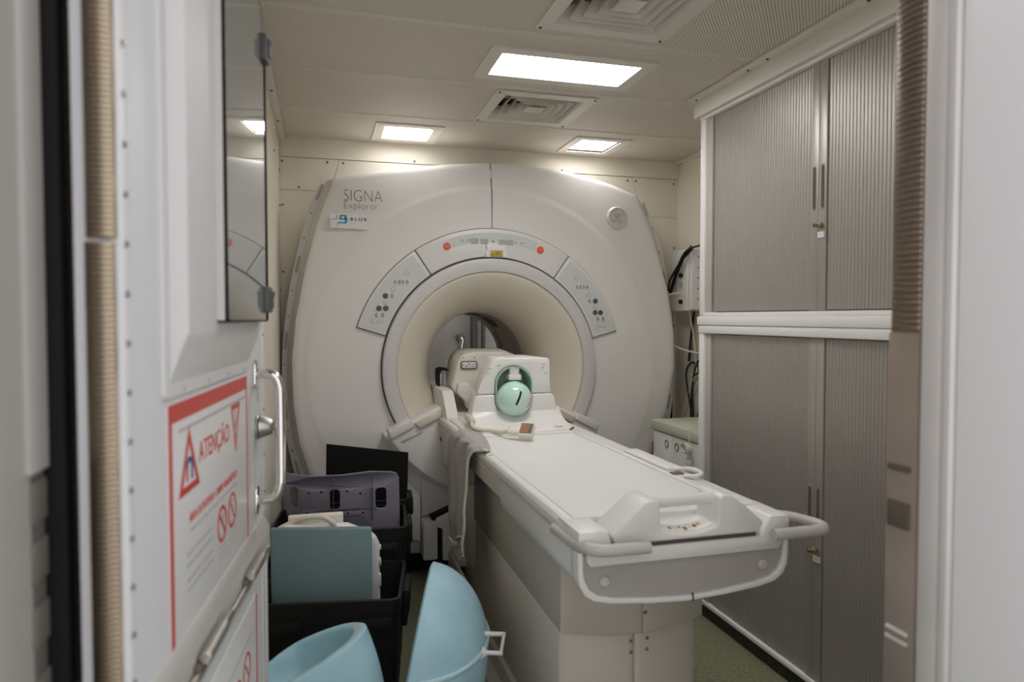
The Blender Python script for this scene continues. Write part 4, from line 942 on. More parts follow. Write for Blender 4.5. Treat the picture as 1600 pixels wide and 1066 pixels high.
ph = thing('phantom_bottle', 'round mint green phantom bottle lying inside the white head coil', 'phantom', (.852, 3.05, .89))
pc0 = Vector((.850, 3.030, .9815)); PR = .0805
b = bm_new(); bmesh.ops.create_uvsphere(b, u_segments=48, v_segments=28, radius=PR, matrix=Matrix.Translation(pc0)); obj('bottle', b, 'mint', ph)
def on_sphere(a, e, r=PR + .0006):   # a: angle right, e: angle up, from the -Y pole
    return pc0 + Vector((math.sin(a) * math.cos(e), -math.cos(a) * math.cos(e), math.sin(e))) * r
def patch(a0, a1, e0, e1, rot, r, n=8, c=(0, 0)):
    b = bm_new(); g_ = []
    for i in range(n + 1):
        row = []
        for j in range(n + 1):
            x = a0 + (a1 - a0) * i / n; y = e0 + (e1 - e0) * j / n; x2 = c[0] + x * math.cos(rot) - y * math.sin(rot); y2 = c[1] + x * math.sin(rot) + y * math.cos(rot)
            row.append((b.verts.new(on_sphere(x2, y2, r)), b.verts.new(on_sphere(x2, y2, r - .0015))))
        g_.append(row)
    for i in range(n):
        for j in range(n):
            b.faces.new((g_[i][j][0], g_[i + 1][j][0], g_[i + 1][j + 1][0], g_[i][j + 1][0])); b.faces.new((g_[i][j][1], g_[i][j + 1][1], g_[i + 1][j + 1][1], g_[i + 1][j][1]))
    return b
obj('strip', patch(-.06, .06, -.42, .42, -.42, PR + .0008, c=(.02, .14)), 'black', ph, 'black dotted strip')
lbp = obj('label', patch(-.26, .26, -.40, .40, -.45, PR + .0008, c=(.66, -.02)), 'sign', ph, 'white label with an orange end')
obj('label_band', patch(.14, .25, -.40, .22, -.45, PR + .0012, c=(.66, -.02)), 'orange', lbp)

# ================================================================== SECOND COIL IN THE BORE, STRAP
c2 = thing('body_coil', 'large cream coil housing lying inside the bore behind the head coil', 'coil', (.86, 3.8, .85))
def loft(sections, name, m, parent, bv=.0, sharp=35):
    b = bm_new(); rows = [[b.verts.new(p) for p in s_] for s_ in sections]; n = len(rows[0])
    for A, B in zip(rows, rows[1:]):
        for k in range(n): b.faces.new((A[k], A[(k + 1) % n], B[(k + 1) % n], B[k]))
    b.faces.new(rows[0][::-1]); b.faces.new(rows[-1]); bmesh.ops.recalc_face_normals(b, faces=b.faces)
    if bv: bev(b, bv, 3, 25)
    return obj(name, b, m, parent, sharp=sharp)
sA = [(.742, .866), (.738, .905), (.670, .968), (.668, .985), (.702, 1.122), (.735, 1.158), (.790, 1.168), (.965, 1.166), (1.03, 1.135), (1.06, 1.0), (1.06, .866)]
sB = [(.757, .866), (.752, .91), (.668, .985), (.666, 1.00), (.695, 1.128), (.730, 1.166), (.79, 1.176), (.965, 1.174), (1.05, 1.14), (1.09, 1.0), (1.09, .866)]
loft([[(x, 3.60, z) for x, z in sA], [(x, 3.72, z + .004) for x, z in sB], [(x + .06, 4.15, z - .01) for x, z in sB]], 'housing', 'coil_cream', c2, .014, 60)
b = bm_new(); prism(b, [(.692, .950), (.757, .892), (.775, .905), (.778, .960), (.755, 1.005), (.700, 1.010), (.690, .985)], 'Y', 3.565, 3.63, .012, 3); obj('facet', b, 'coil', c2)
b = bm_new(); prism(b, rrect(.712, .808, 1.082, 1.150, .010), 'Y', 3.598, 3.61, .001); sp_ = obj('socket_frame', b, 'coil_cream', c2)
b = bm_new(); prism(b, rrect(.714, .806, 1.078, 1.122, .014), 'Y', 3.590, 3.60, .003); obj('socket_rim', b, 'pedal', sp_, 'brown rim of the connector socket')
b = bm_new(); prism(b, rrect(.721, .799, 1.084, 1.116, .010), 'Y', 3.587, 3.592, .001); so = obj('socket', b, 'coil', sp_)
b = bm_new()
for i in range(4):
    for j in range(2): cyl(b, (.772 + i * .006, 3.588, 1.094 + j * .012), (.772 + i * .006, 3.585, 1.094 + j * .012), .002, 6)
for x, z in ((.743, 1.094), (.757, 1.106)): cyl(b, (x, 3.588, z), (x, 3.584, z), .004, 8)
for x in (.727, .793): cyl(b, (x, 3.588, 1.10), (x, 3.584, 1.10), .003, 8)
for x in (.730, .790): cyl(b, (x, 3.599, 1.139), (x, 3.596, 1.139), .003, 8)
obj('pins', b, 'ink', so)
stp = thing('strap', 'black webbing strap looped at the left of the coil inside the bore', 'strap', (.60, 3.78, .91))
b = bm_new(); ptsS = [(.655, 1.080), (.618, 1.084), (.602, 1.074), (.600, 1.045), (.602, 1.02), (.604, .992)]
A = [[b.verts.new((p[0], y, p[1])) for p in ptsS] for y in (3.70, 3.74)]; Bb = [[b.verts.new((p[0] + .020, y, p[1] - .018)) for p in ptsS] for y in (3.70, 3.74)]
for i in range(5):
    for R in (A, Bb): b.faces.new((R[0][i], R[0][i + 1], R[1][i + 1], R[1][i]))
    for s_ in (0, 1): b.faces.new((A[s_][i], A[s_][i + 1], Bb[s_][i + 1], Bb[s_][i]))
obj('webbing', b, 'black_rubber', stp)
b = bm_new(); box(b, .606, .628, 3.705, 3.735, .985, 1.058, .004); obj('pad', b, 'black_rubber', stp)
b = bm_new(); tube(b, [(.625, 3.70, .99), (.648, 3.70, .99), (.648, 3.70, 1.05), (.625, 3.70, 1.05)], .004, 6, closed=True); obj('buckle', b, 'steel', stp)

# ================================================================== ROOM BEHIND THE SCANNER (seen through the bore)
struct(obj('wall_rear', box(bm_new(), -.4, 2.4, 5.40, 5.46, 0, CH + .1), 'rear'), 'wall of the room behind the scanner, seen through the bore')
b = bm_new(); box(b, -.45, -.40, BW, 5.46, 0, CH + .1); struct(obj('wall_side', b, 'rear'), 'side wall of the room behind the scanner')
po = thing('wall_post', 'grey steel post seen through the bore', 'post', (1.20, 5.36, 0))
for x0, x1, m_ in ((1.150, 1.185, 'handle_grey'), (1.190, 1.225, 'bore_ring'), (1.230, 1.26, 'handle_grey')):
    b = bm_new(); box(b, x0, x1, 5.33, 5.40, 0, 2.3, .004); obj('channel', b, m_, po)
pp = thing('grab_rail', 'chrome pipe rail with round wall flange seen through the bore', 'rail', (1.05, 5.36, 1.2))
b = bm_new(); cyl(b, (1.068, 5.40, 1.20), (1.068, 5.375, 1.20), .035, 20, .004); obj('wall_flange', b, 'bore_ring', pp)
b = bm_new(); tube(b, [(1.068, 5.38, 1.20), (1.068, 5.32, 1.195), (1.062, 5.30, 1.16), (1.050, 5.30, 1.08), (1.045, 5.30, .90)], .013, 10, smooth=4); obj('pipe', b, 'chrome', pp)
b = bm_new(); cyl(b, (1.09, 5.40, 1.06), (1.09, 5.37, 1.06), .04, 18, .005); obj('wall_flange', b, 'bore_ring', pp)
t = thing('ceiling_light', 'unseen ceiling light panel added to brighten the room behind the scanner', 'light', (.9, 5.05, CH))  # added lamp, out of view, brightening what shows through the bore
obj('frame', box(bm_new(), .5, 1.3, 4.9, 5.2, CH + .05, CH + .09, .004), 'white_trim', t); obj('diffuser', box(bm_new(), .55, 1.25, 4.94, 5.16, CH + .044, CH + .05), 'rear_fill', t)

# ================================================================== GREY TAMBOUR CABINETS
XC = 1.65
def cabinet(z0, z1, label, group, zh0, zh1, zlock, base):
    t = thing('tambour_cabinet', label, 'cabinet', (1.9, 2.02, z0), group=group)
    yf, yn = 2.776, 1.27
    b = bm_new(); box(b, XC - .006, XC + .05, 2.735, yf, z0, z1, .003); box(b, XC - .006, XC + .05, yn, yn + .04, z0, z1, .003)
    box(b, XC + .03, 2.15, yf - .02, yf, z0, z1, .002); box(b, XC + .03, 2.15, yn, yn + .02, z0, z1, .002); box(b, 2.13, 2.15, yn, yf, z0, z1)
    zb = z0 + base
    box(b, XC - .006, 2.15, yn, yf, z0, zb, .003); box(b, XC - .010, 2.15, yn, yf, z1 - .036, z1, .004)
    obj('carcass', b, 'cab_white', t)
    b = bm_new(); box(b, XC + .004, XC + .05, 2.693, 2.737, zb, z1 - .03, .001); obj('inner_reveal', b, 'cab_side', t)
    b = bm_new(); box(b, XC + .028, XC + .04, 1.30, 2.70, zb, z1 - .03); obj('shutter_void', b, 'tambour_gap', t)
    za, zc = zb + .004, z1 - .040
    pitch_ = .0156
    bs_ = bm_new(); prism(bs_, [(-.0071, .010), (-.0071, .0022), (-.0058, .0004), (-.002, 0), (.002, 0), (.0058, .0004), (.0071, .0022), (.0071, .010)], 'Z', za, zc)
    bmesh.ops.transform(bs_, matrix=Matrix(((0, 1, 0, 0), (1, 0, 0, 0), (0, 0, 1, 0), (0, 0, 0, 1))), verts=bs_.verts)
    sl = shared('slat', bs_, 'tambour', 25)
    for side in (0, 1):
        ya, yb = ((2.0225, 2.060) if side == 0 else (1.9845, 2.0215))
        b = bm_new(); box(b, XC + .004, XC + .022, ya, yb, za - .002, zc + .002, .002)
        shp = obj('shutter', b, 'tambour_lead', t)
        cnt = 40 if side == 0 else 28
        for k in range(cnt):
            y = 2.060 + .0078 + k * pitch_ + .001 if side == 0 else 1.9845 - .0095 - k * pitch_
            inst('slat', sl, shp, (XC + .010, y, 0))
        yh = (ya + yb) / 2 + (.003 if side == 0 else -.001)
        b = bm_new()
        hp = [(yh + .0068 * math.cos(a), zh1 - .007 + .007 * math.sin(a)) for a in [math.pi * k / 8 for k in range(9)]] + [(yh - .0068 * math.cos(a), zh0 + .007 - .007 * math.sin(a)) for a in [math.pi * k / 8 for k in range(9)]]
        prism(b, hp, 'X', XC + .0015, XC + .006, .001, 1); hh = obj('handle', b, 'tambour_lead', shp)
        hp2 = [(yh - .0012 + (p[0] - yh) * .82, (zh0 + zh1) / 2 + (p[1] - (zh0 + zh1) / 2) * .95) for p in hp]
        b = bm_new(); prism(b, hp2, 'X', XC + .0008, XC + .005); obj('handle_recess', b, 'groove', shp)
    b = bm_new(); cyl(b, (XC + .006, 2.006, zlock), (XC - .014, 2.006, zlock), .0115, 18, .002); cyl(b, (XC - .012, 2.006, zlock), (XC - .03, 2.010, zlock), .007, 12, .001); lk_ = obj('lock', b, 'brass', t, 'small brass lock')
    b = bm_new(); box(b, XC - .001, XC + .005, 1.988, 2.018, zlock - .042, zlock - .022); box_ = obj('key_tag', b, 'sign', t)
    b = bm_new(); box(b, XC - .0016, XC, 1.994, 2.010, zlock - .034, zlock - .030); obj('tag_print', b, 'ink_grey', t)
    return t
cabinet(.062, 1.318, 'lower grey tambour shutter cabinet standing on the black plinth', 'stacked tambour cabinets', .60, .765, .545, .018)
b = bm_new(); box(b, XC - .014, 2.15, 1.262, 2.784, 1.318, 1.356, .005); 
o = obj('shelf_board', b, 'cab_white'); tag(o, 'long white board lying between the two grey shutter cabinets', 'board')
cabinet(1.356, 2.262, 'upper grey tambour shutter cabinet stacked on the lower one', 'stacked tambour cabinets', 1.722, 1.876, 1.667, .018)
b = bm_new(); box(b, XC + .012, 2.15, 1.2, 2.776, 0, .062, .002)
struct(obj('baseboard_right', b, 'plinth'), 'black speckled plinth under the grey cabinets')

# low cabinet with green top beyond the tall cabinets
lc = thing('base_cabinet', 'low white cabinet with pale green worktop in the back right corner', 'cabinet', (1.95, 3.15, 0))
b = bm_new(); box(b, 1.752, 2.16, 2.79, 3.400, .04, .752, .003); obj('carcass', b, 'cab_white', lc)
b = bm_new(); box(b, 1.728, 2.165, 2.785, 3.412, .752, .800, .004); obj('worktop', b, 'green_top', lc, 'pale green worktop')
for y0, y1, yk in ((3.190, 3.392, 3.240), (2.80, 3.186, 3.135)):
    b = bm_new(); box(b, 1.738, 1.753, y0, y1, .06, .744, .002); d_ = obj('door', b, 'cab_white', lc)
    b = bm_new(); lathe(b, [(.021, 0), (.020, -.004), (.016, -.004), (.014, .002), (0, .004)], (1.738, yk, .695), (1, 0, 0), (0, 1, 0), seg=24); obj('finger_pull', b, 'screw_pale', d_)
    b = bm_new(); yh = y1 + .004 if y0 > 3.15 else y0 - .004; box(b, 1.734, 1.742, yh - .008, yh + .008, .62, .68, .001); obj('hinge', b, 'brass', d_)
# hank of white cord over the worktop edge
hk = bm_new(); random.seed(7)
cpt = Vector((1.712, 2.99, .715))
loop = []
for k in range(60):
    a = k * 1.07; loop.append(cpt + Vector((-.006 + .012 * math.sin(k * .9), (.016 + .022 * abs(math.sin(k * .37))) * math.cos(a), (.014 + .014 * abs(math.cos(k * .51))) * math.sin(a))))
tube(hk, [(1.80, 2.985, .806), (1.74, 2.985, .806), (1.722, 2.985, .803), (1.719, 2.985, .78), (1.716, 2.98, .75)] + loop + [(1.714, 2.972, .68), (1.713, 2.978, .650)], .0024, 6, smooth=3)
box(hk, 1.706, 1.72, 2.963, 2.984, .635, .66, .003); box(hk, 1.708, 1.72, 2.966, 2.978, .61, .64, .003)
tag(obj('cord_hank', hk, 'cable_white'), 'small hank of white cord hanging over the green worktop edge', 'cord')

# control box on the right wall and the cables around it
bxt = thing('wall_box', 'pale control box with black knobs mounted high on the right wall', 'control box', (2.12, 3.67, 1.40))
b = bm_new(); box(b, 2.055, RW, 3.60, 3.80, 1.392, 1.752, .003); obj('case', b, 'white_trim', bxt)
b = bm_new(); box(b, 2.050, 2.060, 3.585, 3.625, 1.392, 1.752, .002); box(b, 2.06, RW, 3.56, 3.60, 1.40, 1.745, .003); obj('cover', b, 'cab_white', bxt)
for z, r_, m_ in ((1.682, .007, 'steel'), (1.66, .006, 'steel'), (1.600, .013, 'black'), (1.555, .010, 'steel'), (1.53, .007, 'steel'), (1.445, .013, 'black')):
    b = bm_new(); cyl(b, (2.056, 3.665, z), (2.038, 3.665, z), r_, 16, .002); obj('knob', b, m_, bxt)
b = bm_new()
for z in (1.70, 1.64, 1.58, 1.52, 1.46): cyl(b, (2.10, 3.561, z), (2.10, 3.556, z), .004, 8)
box(b, 2.12, 2.15, 3.557, 3.561, 1.655, 1.662); box(b, 2.12, 2.15, 3.557, 3.561, 1.445, 1.452)
obj('fixings', b, 'screw', bxt)
def cable(pts, r, m_, label, name='cable', cat='cable', sm=5):
    b = bm_new(); tube(b, pts, r, 8, smooth=sm); return tag(obj(name, b, m_), label, cat)
cable([(2.155, 3.36, 1.745), (2.10, 3.42, 1.762), (2.04, 3.52, 1.75), (2.02, 3.58, 1.72), (2.028, 3.66, 1.66), (2.02, 3.72, 1.60), (2.03, 3.78, 1.54), (2.08, 3.85, 1.44), (2.11, 3.88, 1.30), (2.12, 3.90, .90), (2.12, 3.90, .45)], .0065, 'cable_black', 'black cable drooping from above the wall box down the wall')
b = bm_new(); pr_ = [(2.035, 3.52, 1.752), (2.022, 3.60, 1.70), (2.03, 3.70, 1.60), (2.03, 3.765, 1.50)]
for i in range(3):
    p, q = Vector(pr_[i]), Vector(pr_[i + 1]); nrm = Vector((0, .011, .012)); tt = Vector((.004, 0, 0))
    vs = [b.verts.new(v) for v in (p - nrm, p + nrm, q + nrm, q - nrm, p - nrm + tt, p + nrm + tt, q + nrm + tt, q - nrm + tt)]
    for f in ((0, 1, 2, 3), (4, 7, 6, 5), (0, 3, 7, 4), (1, 5, 6, 2), (0, 4, 5, 1), (3, 2, 6, 7)): b.faces.new([vs[k] for k in f])
tag(obj('strap', b, 'black_rubber'), 'flat black strap hanging in front of the wall box', 'strap')
cable([(2.05, 3.665, 1.495), (2.01, 3.72, 1.49), (1.995, 3.78, 1.43), (2.0, 3.80, 1.32), (2.03, 3.74, 1.20), (2.08, 3.62, 1.155), (2.13, 3.45, 1.14)], .0055, 'cable_white', 'thick cream cable looping out of the wall box')
cable([(2.158, 3.40, 1.50), (2.155, 3.50, 1.32), (2.15, 3.60, 1.10), (2.15, 3.70, .96), (2.15, 3.80, .82), (2.14, 3.90, .70)], .004, 'cable_white', 'thin cream cable slanting down the right wall behind the low cabinet')
cable([(2.10, 3.66, 1.39), (2.13, 3.66, 1.25), (2.15, 3.65, 1.05), (2.15, 3.60, .98), (2.155, 3.70, .90), (2.15, 3.85, .72)], .004, 'cable_white', 'cream cable dropping straight from under the wall box')
cable([(2.155, 3.72, .45), (2.15, 3.715, .80), (2.15, 3.69, .98), (2.15, 3.63, 1.03), (2.15, 3.595, 1.07), (2.15, 3.62, 1.10), (2.15, 3.67, 1.05), (2.15, 3.70, .90), (2.15, 3.67, .70), (2.15, 3.63, .78), (2.15, 3.60, .95), (2.15, 3.64, 1.06), (2.15, 3.72, 1.08), (2.15, 3.775, 1.0), (2.15, 3.72, .82), (2.15, 3.655, .66), (2.15, 3.66, .45)], .0055, 'cable_black', 'black cable coiled in loops and hung on the right wall')
cable([(2.14, 3.67, 1.39), (2.14, 3.70, 1.25), (2.14, 3.72, 1.12), (2.14, 3.725, 1.09)], .008, 'cable_black', 'short black cable tail hanging under the wall box')

# ================================================================== CRATES AND WHAT STANDS IN THEM
def crate(cx, cy, rz, w_, d_, h, label, ribs=True):
    t = thing('storage_crate', label, 'crate', (cx, cy, 0), rz, 'black plastic crates along the left wall')
    T = .90                                            # taper towards the bottom
    b = bm_new()
    def loop_(s_, z, inset=0.):
        pts = rrect(-w_ / 2 * s_ + inset, w_ / 2 * s_ - inset, -d_ / 2 * s_ + inset, d_ / 2 * s_ - inset, .035 - min(inset, .02), 5)
        return [b.verts.new((p[0], p[1], z)) for p in pts]
    rows = [loop_(T, .0), loop_(.985, h - .06), loop_(.985, h - .045), loop_(1.0, h - .045), loop_(1.0, h - .002), loop_(1.0, h, .003), loop_(1.0, h, .012), loop_(.985, h - .05, .012), loop_(T, .012, .012)]
    n = len(rows[0])
    for A, B in zip(rows, rows[1:]):
        for k in range(n): b.faces.new((A[k], A[(k + 1) % n], B[(k + 1) % n], B[k]))
    b.faces.new(rows[0][::-1]); b.faces.new(rows[-1])
    body = obj('tub', b, 'black', t, local=True)
    for x in (-w_ * .31, w_ * .31):
        b = bm_new(); box(b, x - .062, x + .062, -d_ / 2 - .004, -d_ / 2 + .014, h - .105, h - .060, .005); box(b, x - .052, x + .052, -d_ / 2 - .007, -d_ / 2, h - .098, h - .068, .003); obj('grip_rib', b, 'black', body, local=True)
    for s_ in (-1, 1):
        b = bm_new(); x = s_ * w_ / 2
        if s_ < 0 : continue
        box(b, x - .004, x + .022, -.075, .075, h - .10, h - .015, .008, 2); box(b, x - .012, x + .014, -.06, .06, h - .15, h - .09, .006); obj('side_handle', b, 'black', body, local=True)
    return t
crate(.045, 2.50, math.radians(-9.5), .478, .385, .42, 'front black plastic crate, holding the teal pad and the white coil')
crate(.078, 2.915, math.radians(-5), .53, .36, .525, 'middle black plastic crate behind the teal pad, holding the purple grey coil panel')
crate(.165, 3.30, math.radians(-4), .46, .34, .53, 'rear black plastic crate nearest the scanner, holding the black sheet')

def slab(pts, th, bv=.004):
    """pts: 4 corner 3D points, thickness pushed backwards (+Y)"""
    b = bm_new(); A = [b.verts.new(p) for p in pts]; Bq = [b.verts.new((p[0], p[1] + th, p[2])) for p in pts]; n = len(pts)
    b.faces.new(A); b.faces.new(Bq[::-1])
    for k in range(n): b.faces.new((A[k], A[(k + 1) % n], Bq[(k + 1) % n], Bq[k]))
    bmesh.ops.recalc_face_normals(b, faces=b.faces); bev(b, bv, 3, 40); return b
tp = slab([(-.174, 2.50, .622), (.169, 2.46, .610), (.166, 2.40, .10), (-.168, 2.44, .10)], .026, .008)
tag(obj('vinyl_pad', tp, 'teal'), 'teal vinyl pad standing upright in the front black crate', 'pad')

wc = thing('knee_coil', 'white plastic coil with cable, mostly hidden behind the teal vinyl pad', 'coil', (.02, 2.60, .05))
b = bm_new(); prism(b, [(-.150, .06), (-.150, .590), (-.125, .612), (.090, .600), (.150, .572), (.188, .552), (.203, .520), (.207, .06)], 'Y', 2.545, 2.60, .014, 3); hs = obj('shell', b, 'coil', wc)
b = bm_new(); box(b, -.118, .075, 2.585, 2.62, .585, .634, .006); obj('top_box', b, 'coil_cream', wc)
b = bm_new(); tube(b, [(-.185, 2.56, .36), (-.200, 2.55, .45), (-.165, 2.575, .575), (-.110, 2.585, .612), (-.06, 2.57, .632), (0, 2.56, .633), (.040, 2.555, .606), (.045, 2.56, .57)], .0095, 10, smooth=6); obj('coil_cable', b, 'cable_white', wc)
b = bm_new(); box(b, .196, .209, 2.555, 2.575, .497, .513, .002); box(b, .198, .2075, 2.545, 2.56, .365, .41, .002); obj('latch', b, 'coil', wc)
b = bm_new(); cyl(b, (.200, 2.56, .452), (.2078, 2.56, .452), .016, 20, .001); obj('round_label', b, 'ink_grey', wc)
b = bm_new(); tube(b, [(.135, 2.43, .352), (.165, 2.42, .345), (.20, 2.44, .325)], .009, 8, smooth=3); tube(b, [(-.135, 2.46, .362), (-.165, 2.45, .352), (-.20, 2.46, .335)], .009, 8, smooth=3); obj('foot', b, 'coil', wc)

# purple grey coil panel with hand holes: built flat by outline with holes, then stood up leaning back
def holed_plate(xs, zs, solid, bend, th, y):
    pass
pnl = [(-.170, .712), (-.150, .703), (-.04, .690), (.08, .690), (.20, .698), (.285, .690), (.308, .683), (.318, .665), (.322, .30), (-.118, .30), (-.122, .47), (-.145, .56), (-.165, .66)]
def plate_bm(outer, holes, y0, y1):
    cu = bpy.data.curves.new('c', 'CURVE'); cu.dimensions = '2D'; cu.fill_mode = 'BOTH'; cu.extrude = (y1 - y0) / 2 - .003; cu.bevel_depth = .003; cu.bevel_resolution = 2
    for lp in [outer] + holes:
        sp2 = cu.splines.new('POLY'); sp2.points.add(len(lp) - 1); sp2.use_cyclic_u = True
        for p, q in zip(sp2.points, lp): p.co = (q[0], q[1], 0, 1)
    o = bpy.data.objects.new('c', cu); COL.objects.link(o); dg = bpy.context.evaluated_depsgraph_get(); me = bpy.data.meshes.new_from_object(o.evaluated_get(dg))
    bpy.data.objects.remove(o); bpy.data.curves.remove(cu); bb = bmesh.new(); bb.from_mesh(me); bpy.data.meshes.remove(me)
    place(bb, Matrix.Translation((0, (y0 + y1) / 2, 0)) @ FACE_Y); return bb
circ = lambda x, z, r: arc(x, z, r, 0, 345, 12)
holes = [rrect(.030, .075, .548, .635, .016), rrect(.217, .268, .538, .630, .017), [(-.121, .650), (-.100, .648), (-.094, .64), (-.094, .572), (-.100, .556), (-.116, .558), (-.130, .580), (-.130, .64)]]
holes += [circ(x, z, .0075) for x, z in ((-.053, .620), (-.002, .624), (.101, .622), (.156, .610), (-.059, .538), (0, .535), (.103, .530), (.166, .527))]
b = plate_bm(pnl, holes, -.008, .008)
for v in b.verts:
    v.co.y += .05 * ((v.co.x - .09) / .22) ** 2 if v.co.x < .09 else .02 * ((v.co.x - .09) / .22) ** 2
place(b, Matrix.Translation((0, 2.95, .45)) @ Matrix.Rotation(math.radians(-4), 4, 'X') @ Matrix.Translation((0, 0, -.45)))
cp_ = obj('coil_panel', b, 'purple'); tag(cp_, 'purple grey curved coil panel with hand holes in the middle black crate', 'panel')
b = bm_new()
for x in (-.085, .045, .205): box(b, x, x + .002, 2.936, 2.96, .50, .695)
obj('panel_seam', b, 'handle_grey', cp_)
fs_ = slab([(.022, 3.30, .766), (.395, 3.25, .716), (.375, 3.22, .15), (.010, 3.27, .15)], .010, .003)
tag(obj('foam_sheet', fs_, 'black_foam'), 'tall black flat sheet standing in the rear crate against the scanner', 'sheet')

# ================================================================== PALE BLUE SHELLS ON THE FLOOR
def half_shell_obj(name, label, centre, axis, up_hint, rad, depth, wall=.030, squash=1.0, neg=None, cavity=None):
    """half ellipsoid: rim circle at centre in the plane normal to axis, bulging along axis"""
    t = thing(name, label, 'phantom', centre, group='pale blue half shells')
    a = Vector(axis).normalized(); u_ = Vector(up_hint); u_ = (u_ - a * u_.dot(a)).normalized(); v_ = a.cross(u_)
    c = Vector(centre); N = 72
    def ringp(b, f, dist, sc=None):
        r_ = []
        for k in range(N):
            q = math.tau * k / N; cu, sv = math.cos(q), math.sin(q)
            ru = rad * f * (1 if cu >= 0 else (neg or 1)); rv = rad * f * squash
            r_.append(b.verts.new(c + a * dist + u_ * cu * ru + v_ * sv * rv))
        return r_
    b = bm_new(); rows = []
    wi = wall / rad; cav = cavity or (depth - wall)
    for k in range(9, 0, -1): f = (1 - wi) * math.sin(math.pi / 2 * k / 9) ; rows.append(('in', f, cav * math.cos(math.pi / 2 * k / 9)))
    rows = rows[::-1]
    R = [ringp(b, f, d_) for _, f, d_ in rows]
    tipi = b.verts.new(c + a * cav)
    for k in range(N): b.faces.new((tipi, R[0][(k + 1) % N], R[0][k]))
    R.append(ringp(b, 1 - wi + .008 / rad, -.006)); R.append(ringp(b, 1 - .010 / rad, -.006)); R.append(ringp(b, 1.0, .0))
    for k in range(1, 16): q = math.pi / 2 * k / 16; R.append(ringp(b, math.cos(q) ** .92, depth * math.sin(q)))
    for A, B in zip(R, R[1:]):
        for k in range(N): b.faces.new((A[k], A[(k + 1) % N], B[(k + 1) % N], B[k]))
    tipo = b.verts.new(c + a * depth)
    for k in range(N): b.faces.new((R[-1][k], R[-1][(k + 1) % N], tipo))
    sh_ = obj('shell', b, 'blue', t, sharp=50)
    return t, a, u_, v_, c
d1, a, u_, v_, c = half_shell_obj('phantom_shell', 'pale blue half shell standing on edge between crate and table, with a white handle', (.272, 2.10, .292), (.955, -.24, -.175), (0, 0, 1), .297, .222)
def on_shell(phi, ang, rad=.297, depth=.222, off=.0):
    """phi: from rim (0) to pole (pi/2); ang: around the rim from up"""
    r_ = rad * math.cos(phi) ** .92; return c + a * (depth * math.sin(phi) + off) + (u_ * math.cos(ang) + v_ * math.sin(ang)) * (r_ + off)
b = bm_new(); zr = .372; fr_, bk_ = [], []
for k in range(0, 60):
    phi = math.radians(k * 1.5); r_ = .297 * math.cos(phi) ** .92
    q = (zr - c.z - a.z * .222 * math.sin(phi)) / max(u_.z * r_, 1e-6)
    if abs(q) > 1: break
    fr_.append(on_shell(phi, math.acos(q), off=.001)); bk_.append(on_shell(phi, -math.acos(q), off=.001))
tube(b, fr_ + bk_[::-1], .0065, 8); obj('seam_ridge', b, 'blue_edge', d1)
b = bm_new()
p0 = on_shell(math.radians(60), math.radians(44)); p1 = on_shell(math.radians(62), math.radians(18)); ex_ = a * .048 + Vector((.006, -.012, .012))
tube(b, [p0 - a * .01, p0 + ex_, p1 + ex_, p1 - a * .01], .0075, 6); lathe(b, [(.020, -.004), (.015, .006), (.010, .012), (0, .014)], p0, a, (0, 0, 1), seg=18); obj('handle', b, 'coil', d1, 'white handle')

e1 = Vector((.877, -.243, .41)).normalized(); nrm = Vector((-.383, .147, .909)); nrm = (nrm - e1 * nrm.dot(e1)).normalized()
d2, a, u_, v_, c = half_shell_obj('phantom_shell', 'pale blue half shell lying open side up in front of the crates by the door', (-.098, 1.946, .403), -nrm, e1, .237, .395, wall=.042, squash=.74, neg=.44, cavity=.11)
b = bm_new(); tw = [c + nrm * .0065 + u_ * (.237 * .87 * math.cos(q)) + v_ * (.237 * .86 * .87 * math.sin(q)) for q in (-.62, -.50, -.38, -.28)]
tw = None
b = bm_new(); rr_ = []
for q in (-.22, -.45):
    for f in (.86, .955): rr_.append(c + nrm * .0066 + u_ * (.237 * f * math.cos(q)) + v_ * (.237 * .74 * f * math.sin(q)))
vs = [b.verts.new(p) for p in (rr_[0], rr_[1], rr_[3], rr_[2])] + [b.verts.new(p - nrm * .0012) for p in (rr_[0], rr_[1], rr_[3], rr_[2])]
for f in ((0, 1, 2, 3), (7, 6, 5, 4), (0, 4, 5, 1), (1, 5, 6, 2), (2, 6, 7, 3), (3, 7, 4, 0)): b.faces.new([vs[k] for k in f])
obj('label_patch', b, 'ink_grey', d2)

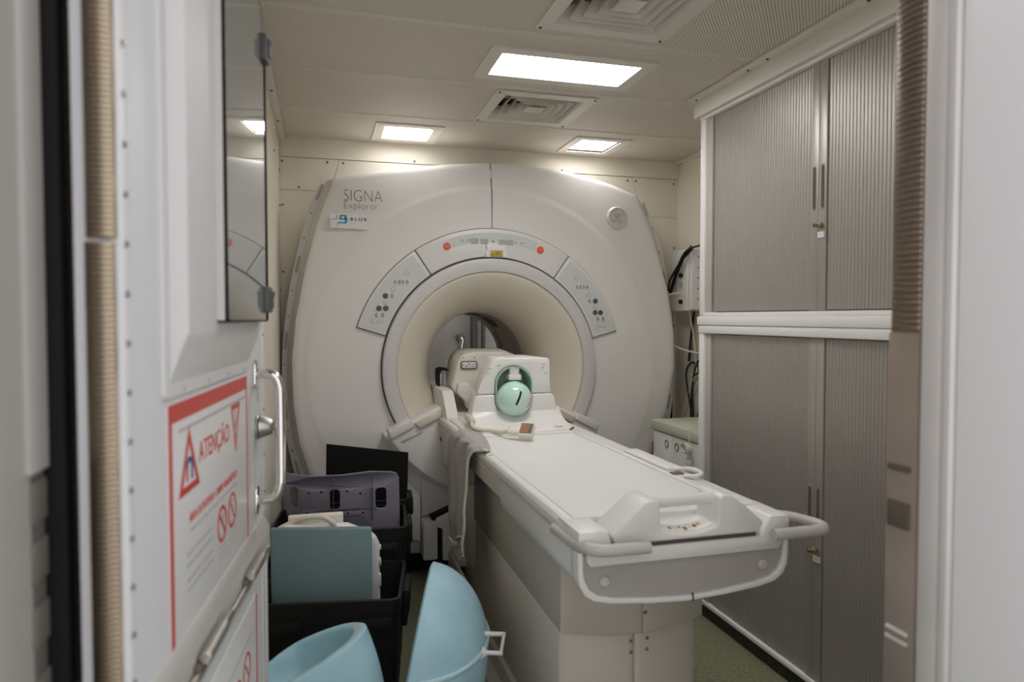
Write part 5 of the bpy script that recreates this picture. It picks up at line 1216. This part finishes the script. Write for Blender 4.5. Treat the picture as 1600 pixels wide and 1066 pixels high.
# ================================================================== GREY MESH CLOTH OVER THE TABLE EDGE
def cloth():
    b = bm_new(); nu, nv = 44, 70; g_ = []
    prof = [(.672, .8575), (.655, .8572), (.635, .8570), (.61, .8575), (.588, .8580), (.574, .853), (.567, .838), (.565, .80), (.565, .70), (.565, .60), (.566, .50), (.567, .415)]
    prof = dense(prof, 7); L = len(prof)
    for i in range(L):
        f = i / (L - 1); row = []
        hang = max(0, (i - 30) / (L - 31))
        for j in range(nu + 1):
            s_ = j / nu
            y0 = 2.46 + .16 * min(1, hang * 1.6) + .02 * math.sin(hang * 7); y1 = 2.96 + .09 * min(hang * 3, 1) - .05 * hang
            y = y0 + (y1 - y0) * s_
            fold = math.sin(s_ * 15 + 1.2 * hang) * .6 + math.sin(s_ * 31 + 2) * .25
            amp = .004 + .015 * min(1, hang * 2) if hang > 0 else .007 * min(1, .3 + f * 3)
            x, z = prof[i]
            if x > .574: x = .574 + (x - .574) * (.18 + .82 * s_ ** .6)
            if hang > 0: x -= abs(amp * (fold + 1)) * .8
            else: z += abs(amp * (fold + 1)) * .7
            if hang > .0: z += .035 * math.sin(s_ * 5.5) * hang
            if i == L - 1: z += .008 * math.sin(s_ * 24)
            row.append(b.verts.new((x + .012 * noise.noise(Vector((y * 9, z * 9, 0))) * hang - .006 * hang, y, z)))
        g_.append(row)
    for A, B in zip(g_, g_[1:]):
        for k in range(nu): b.faces.new((A[k], A[k + 1], B[k + 1], B[k]))
    bmesh.ops.recalc_face_normals(b, faces=b.faces)
    r_ = bmesh.ops.solidify(b, geom=list(b.faces), thickness=-.0025)
    return b, g_
cb_, g_ = cloth()
hem_a = [v.co.copy() for v in g_[-1]]; hem_b = [r[0].co.copy() for r in g_]
ct_ = thing('mesh_cloth', 'grey mesh cloth with cream hem hanging over the left edge of the white table', 'cloth', (.56, 2.85, .85))
obj('cloth', cb_, 'knit', ct_, sharp=80)
b = bm_new(); tube(b, [p + Vector((-.002, 0, 0)) for p in hem_a[::2]], .005, 6)
tube(b, [p + Vector((-.004, -.002, .003)) for p in hem_b[::3]], .006, 6); obj('hem', b, 'cable_white', ct_)
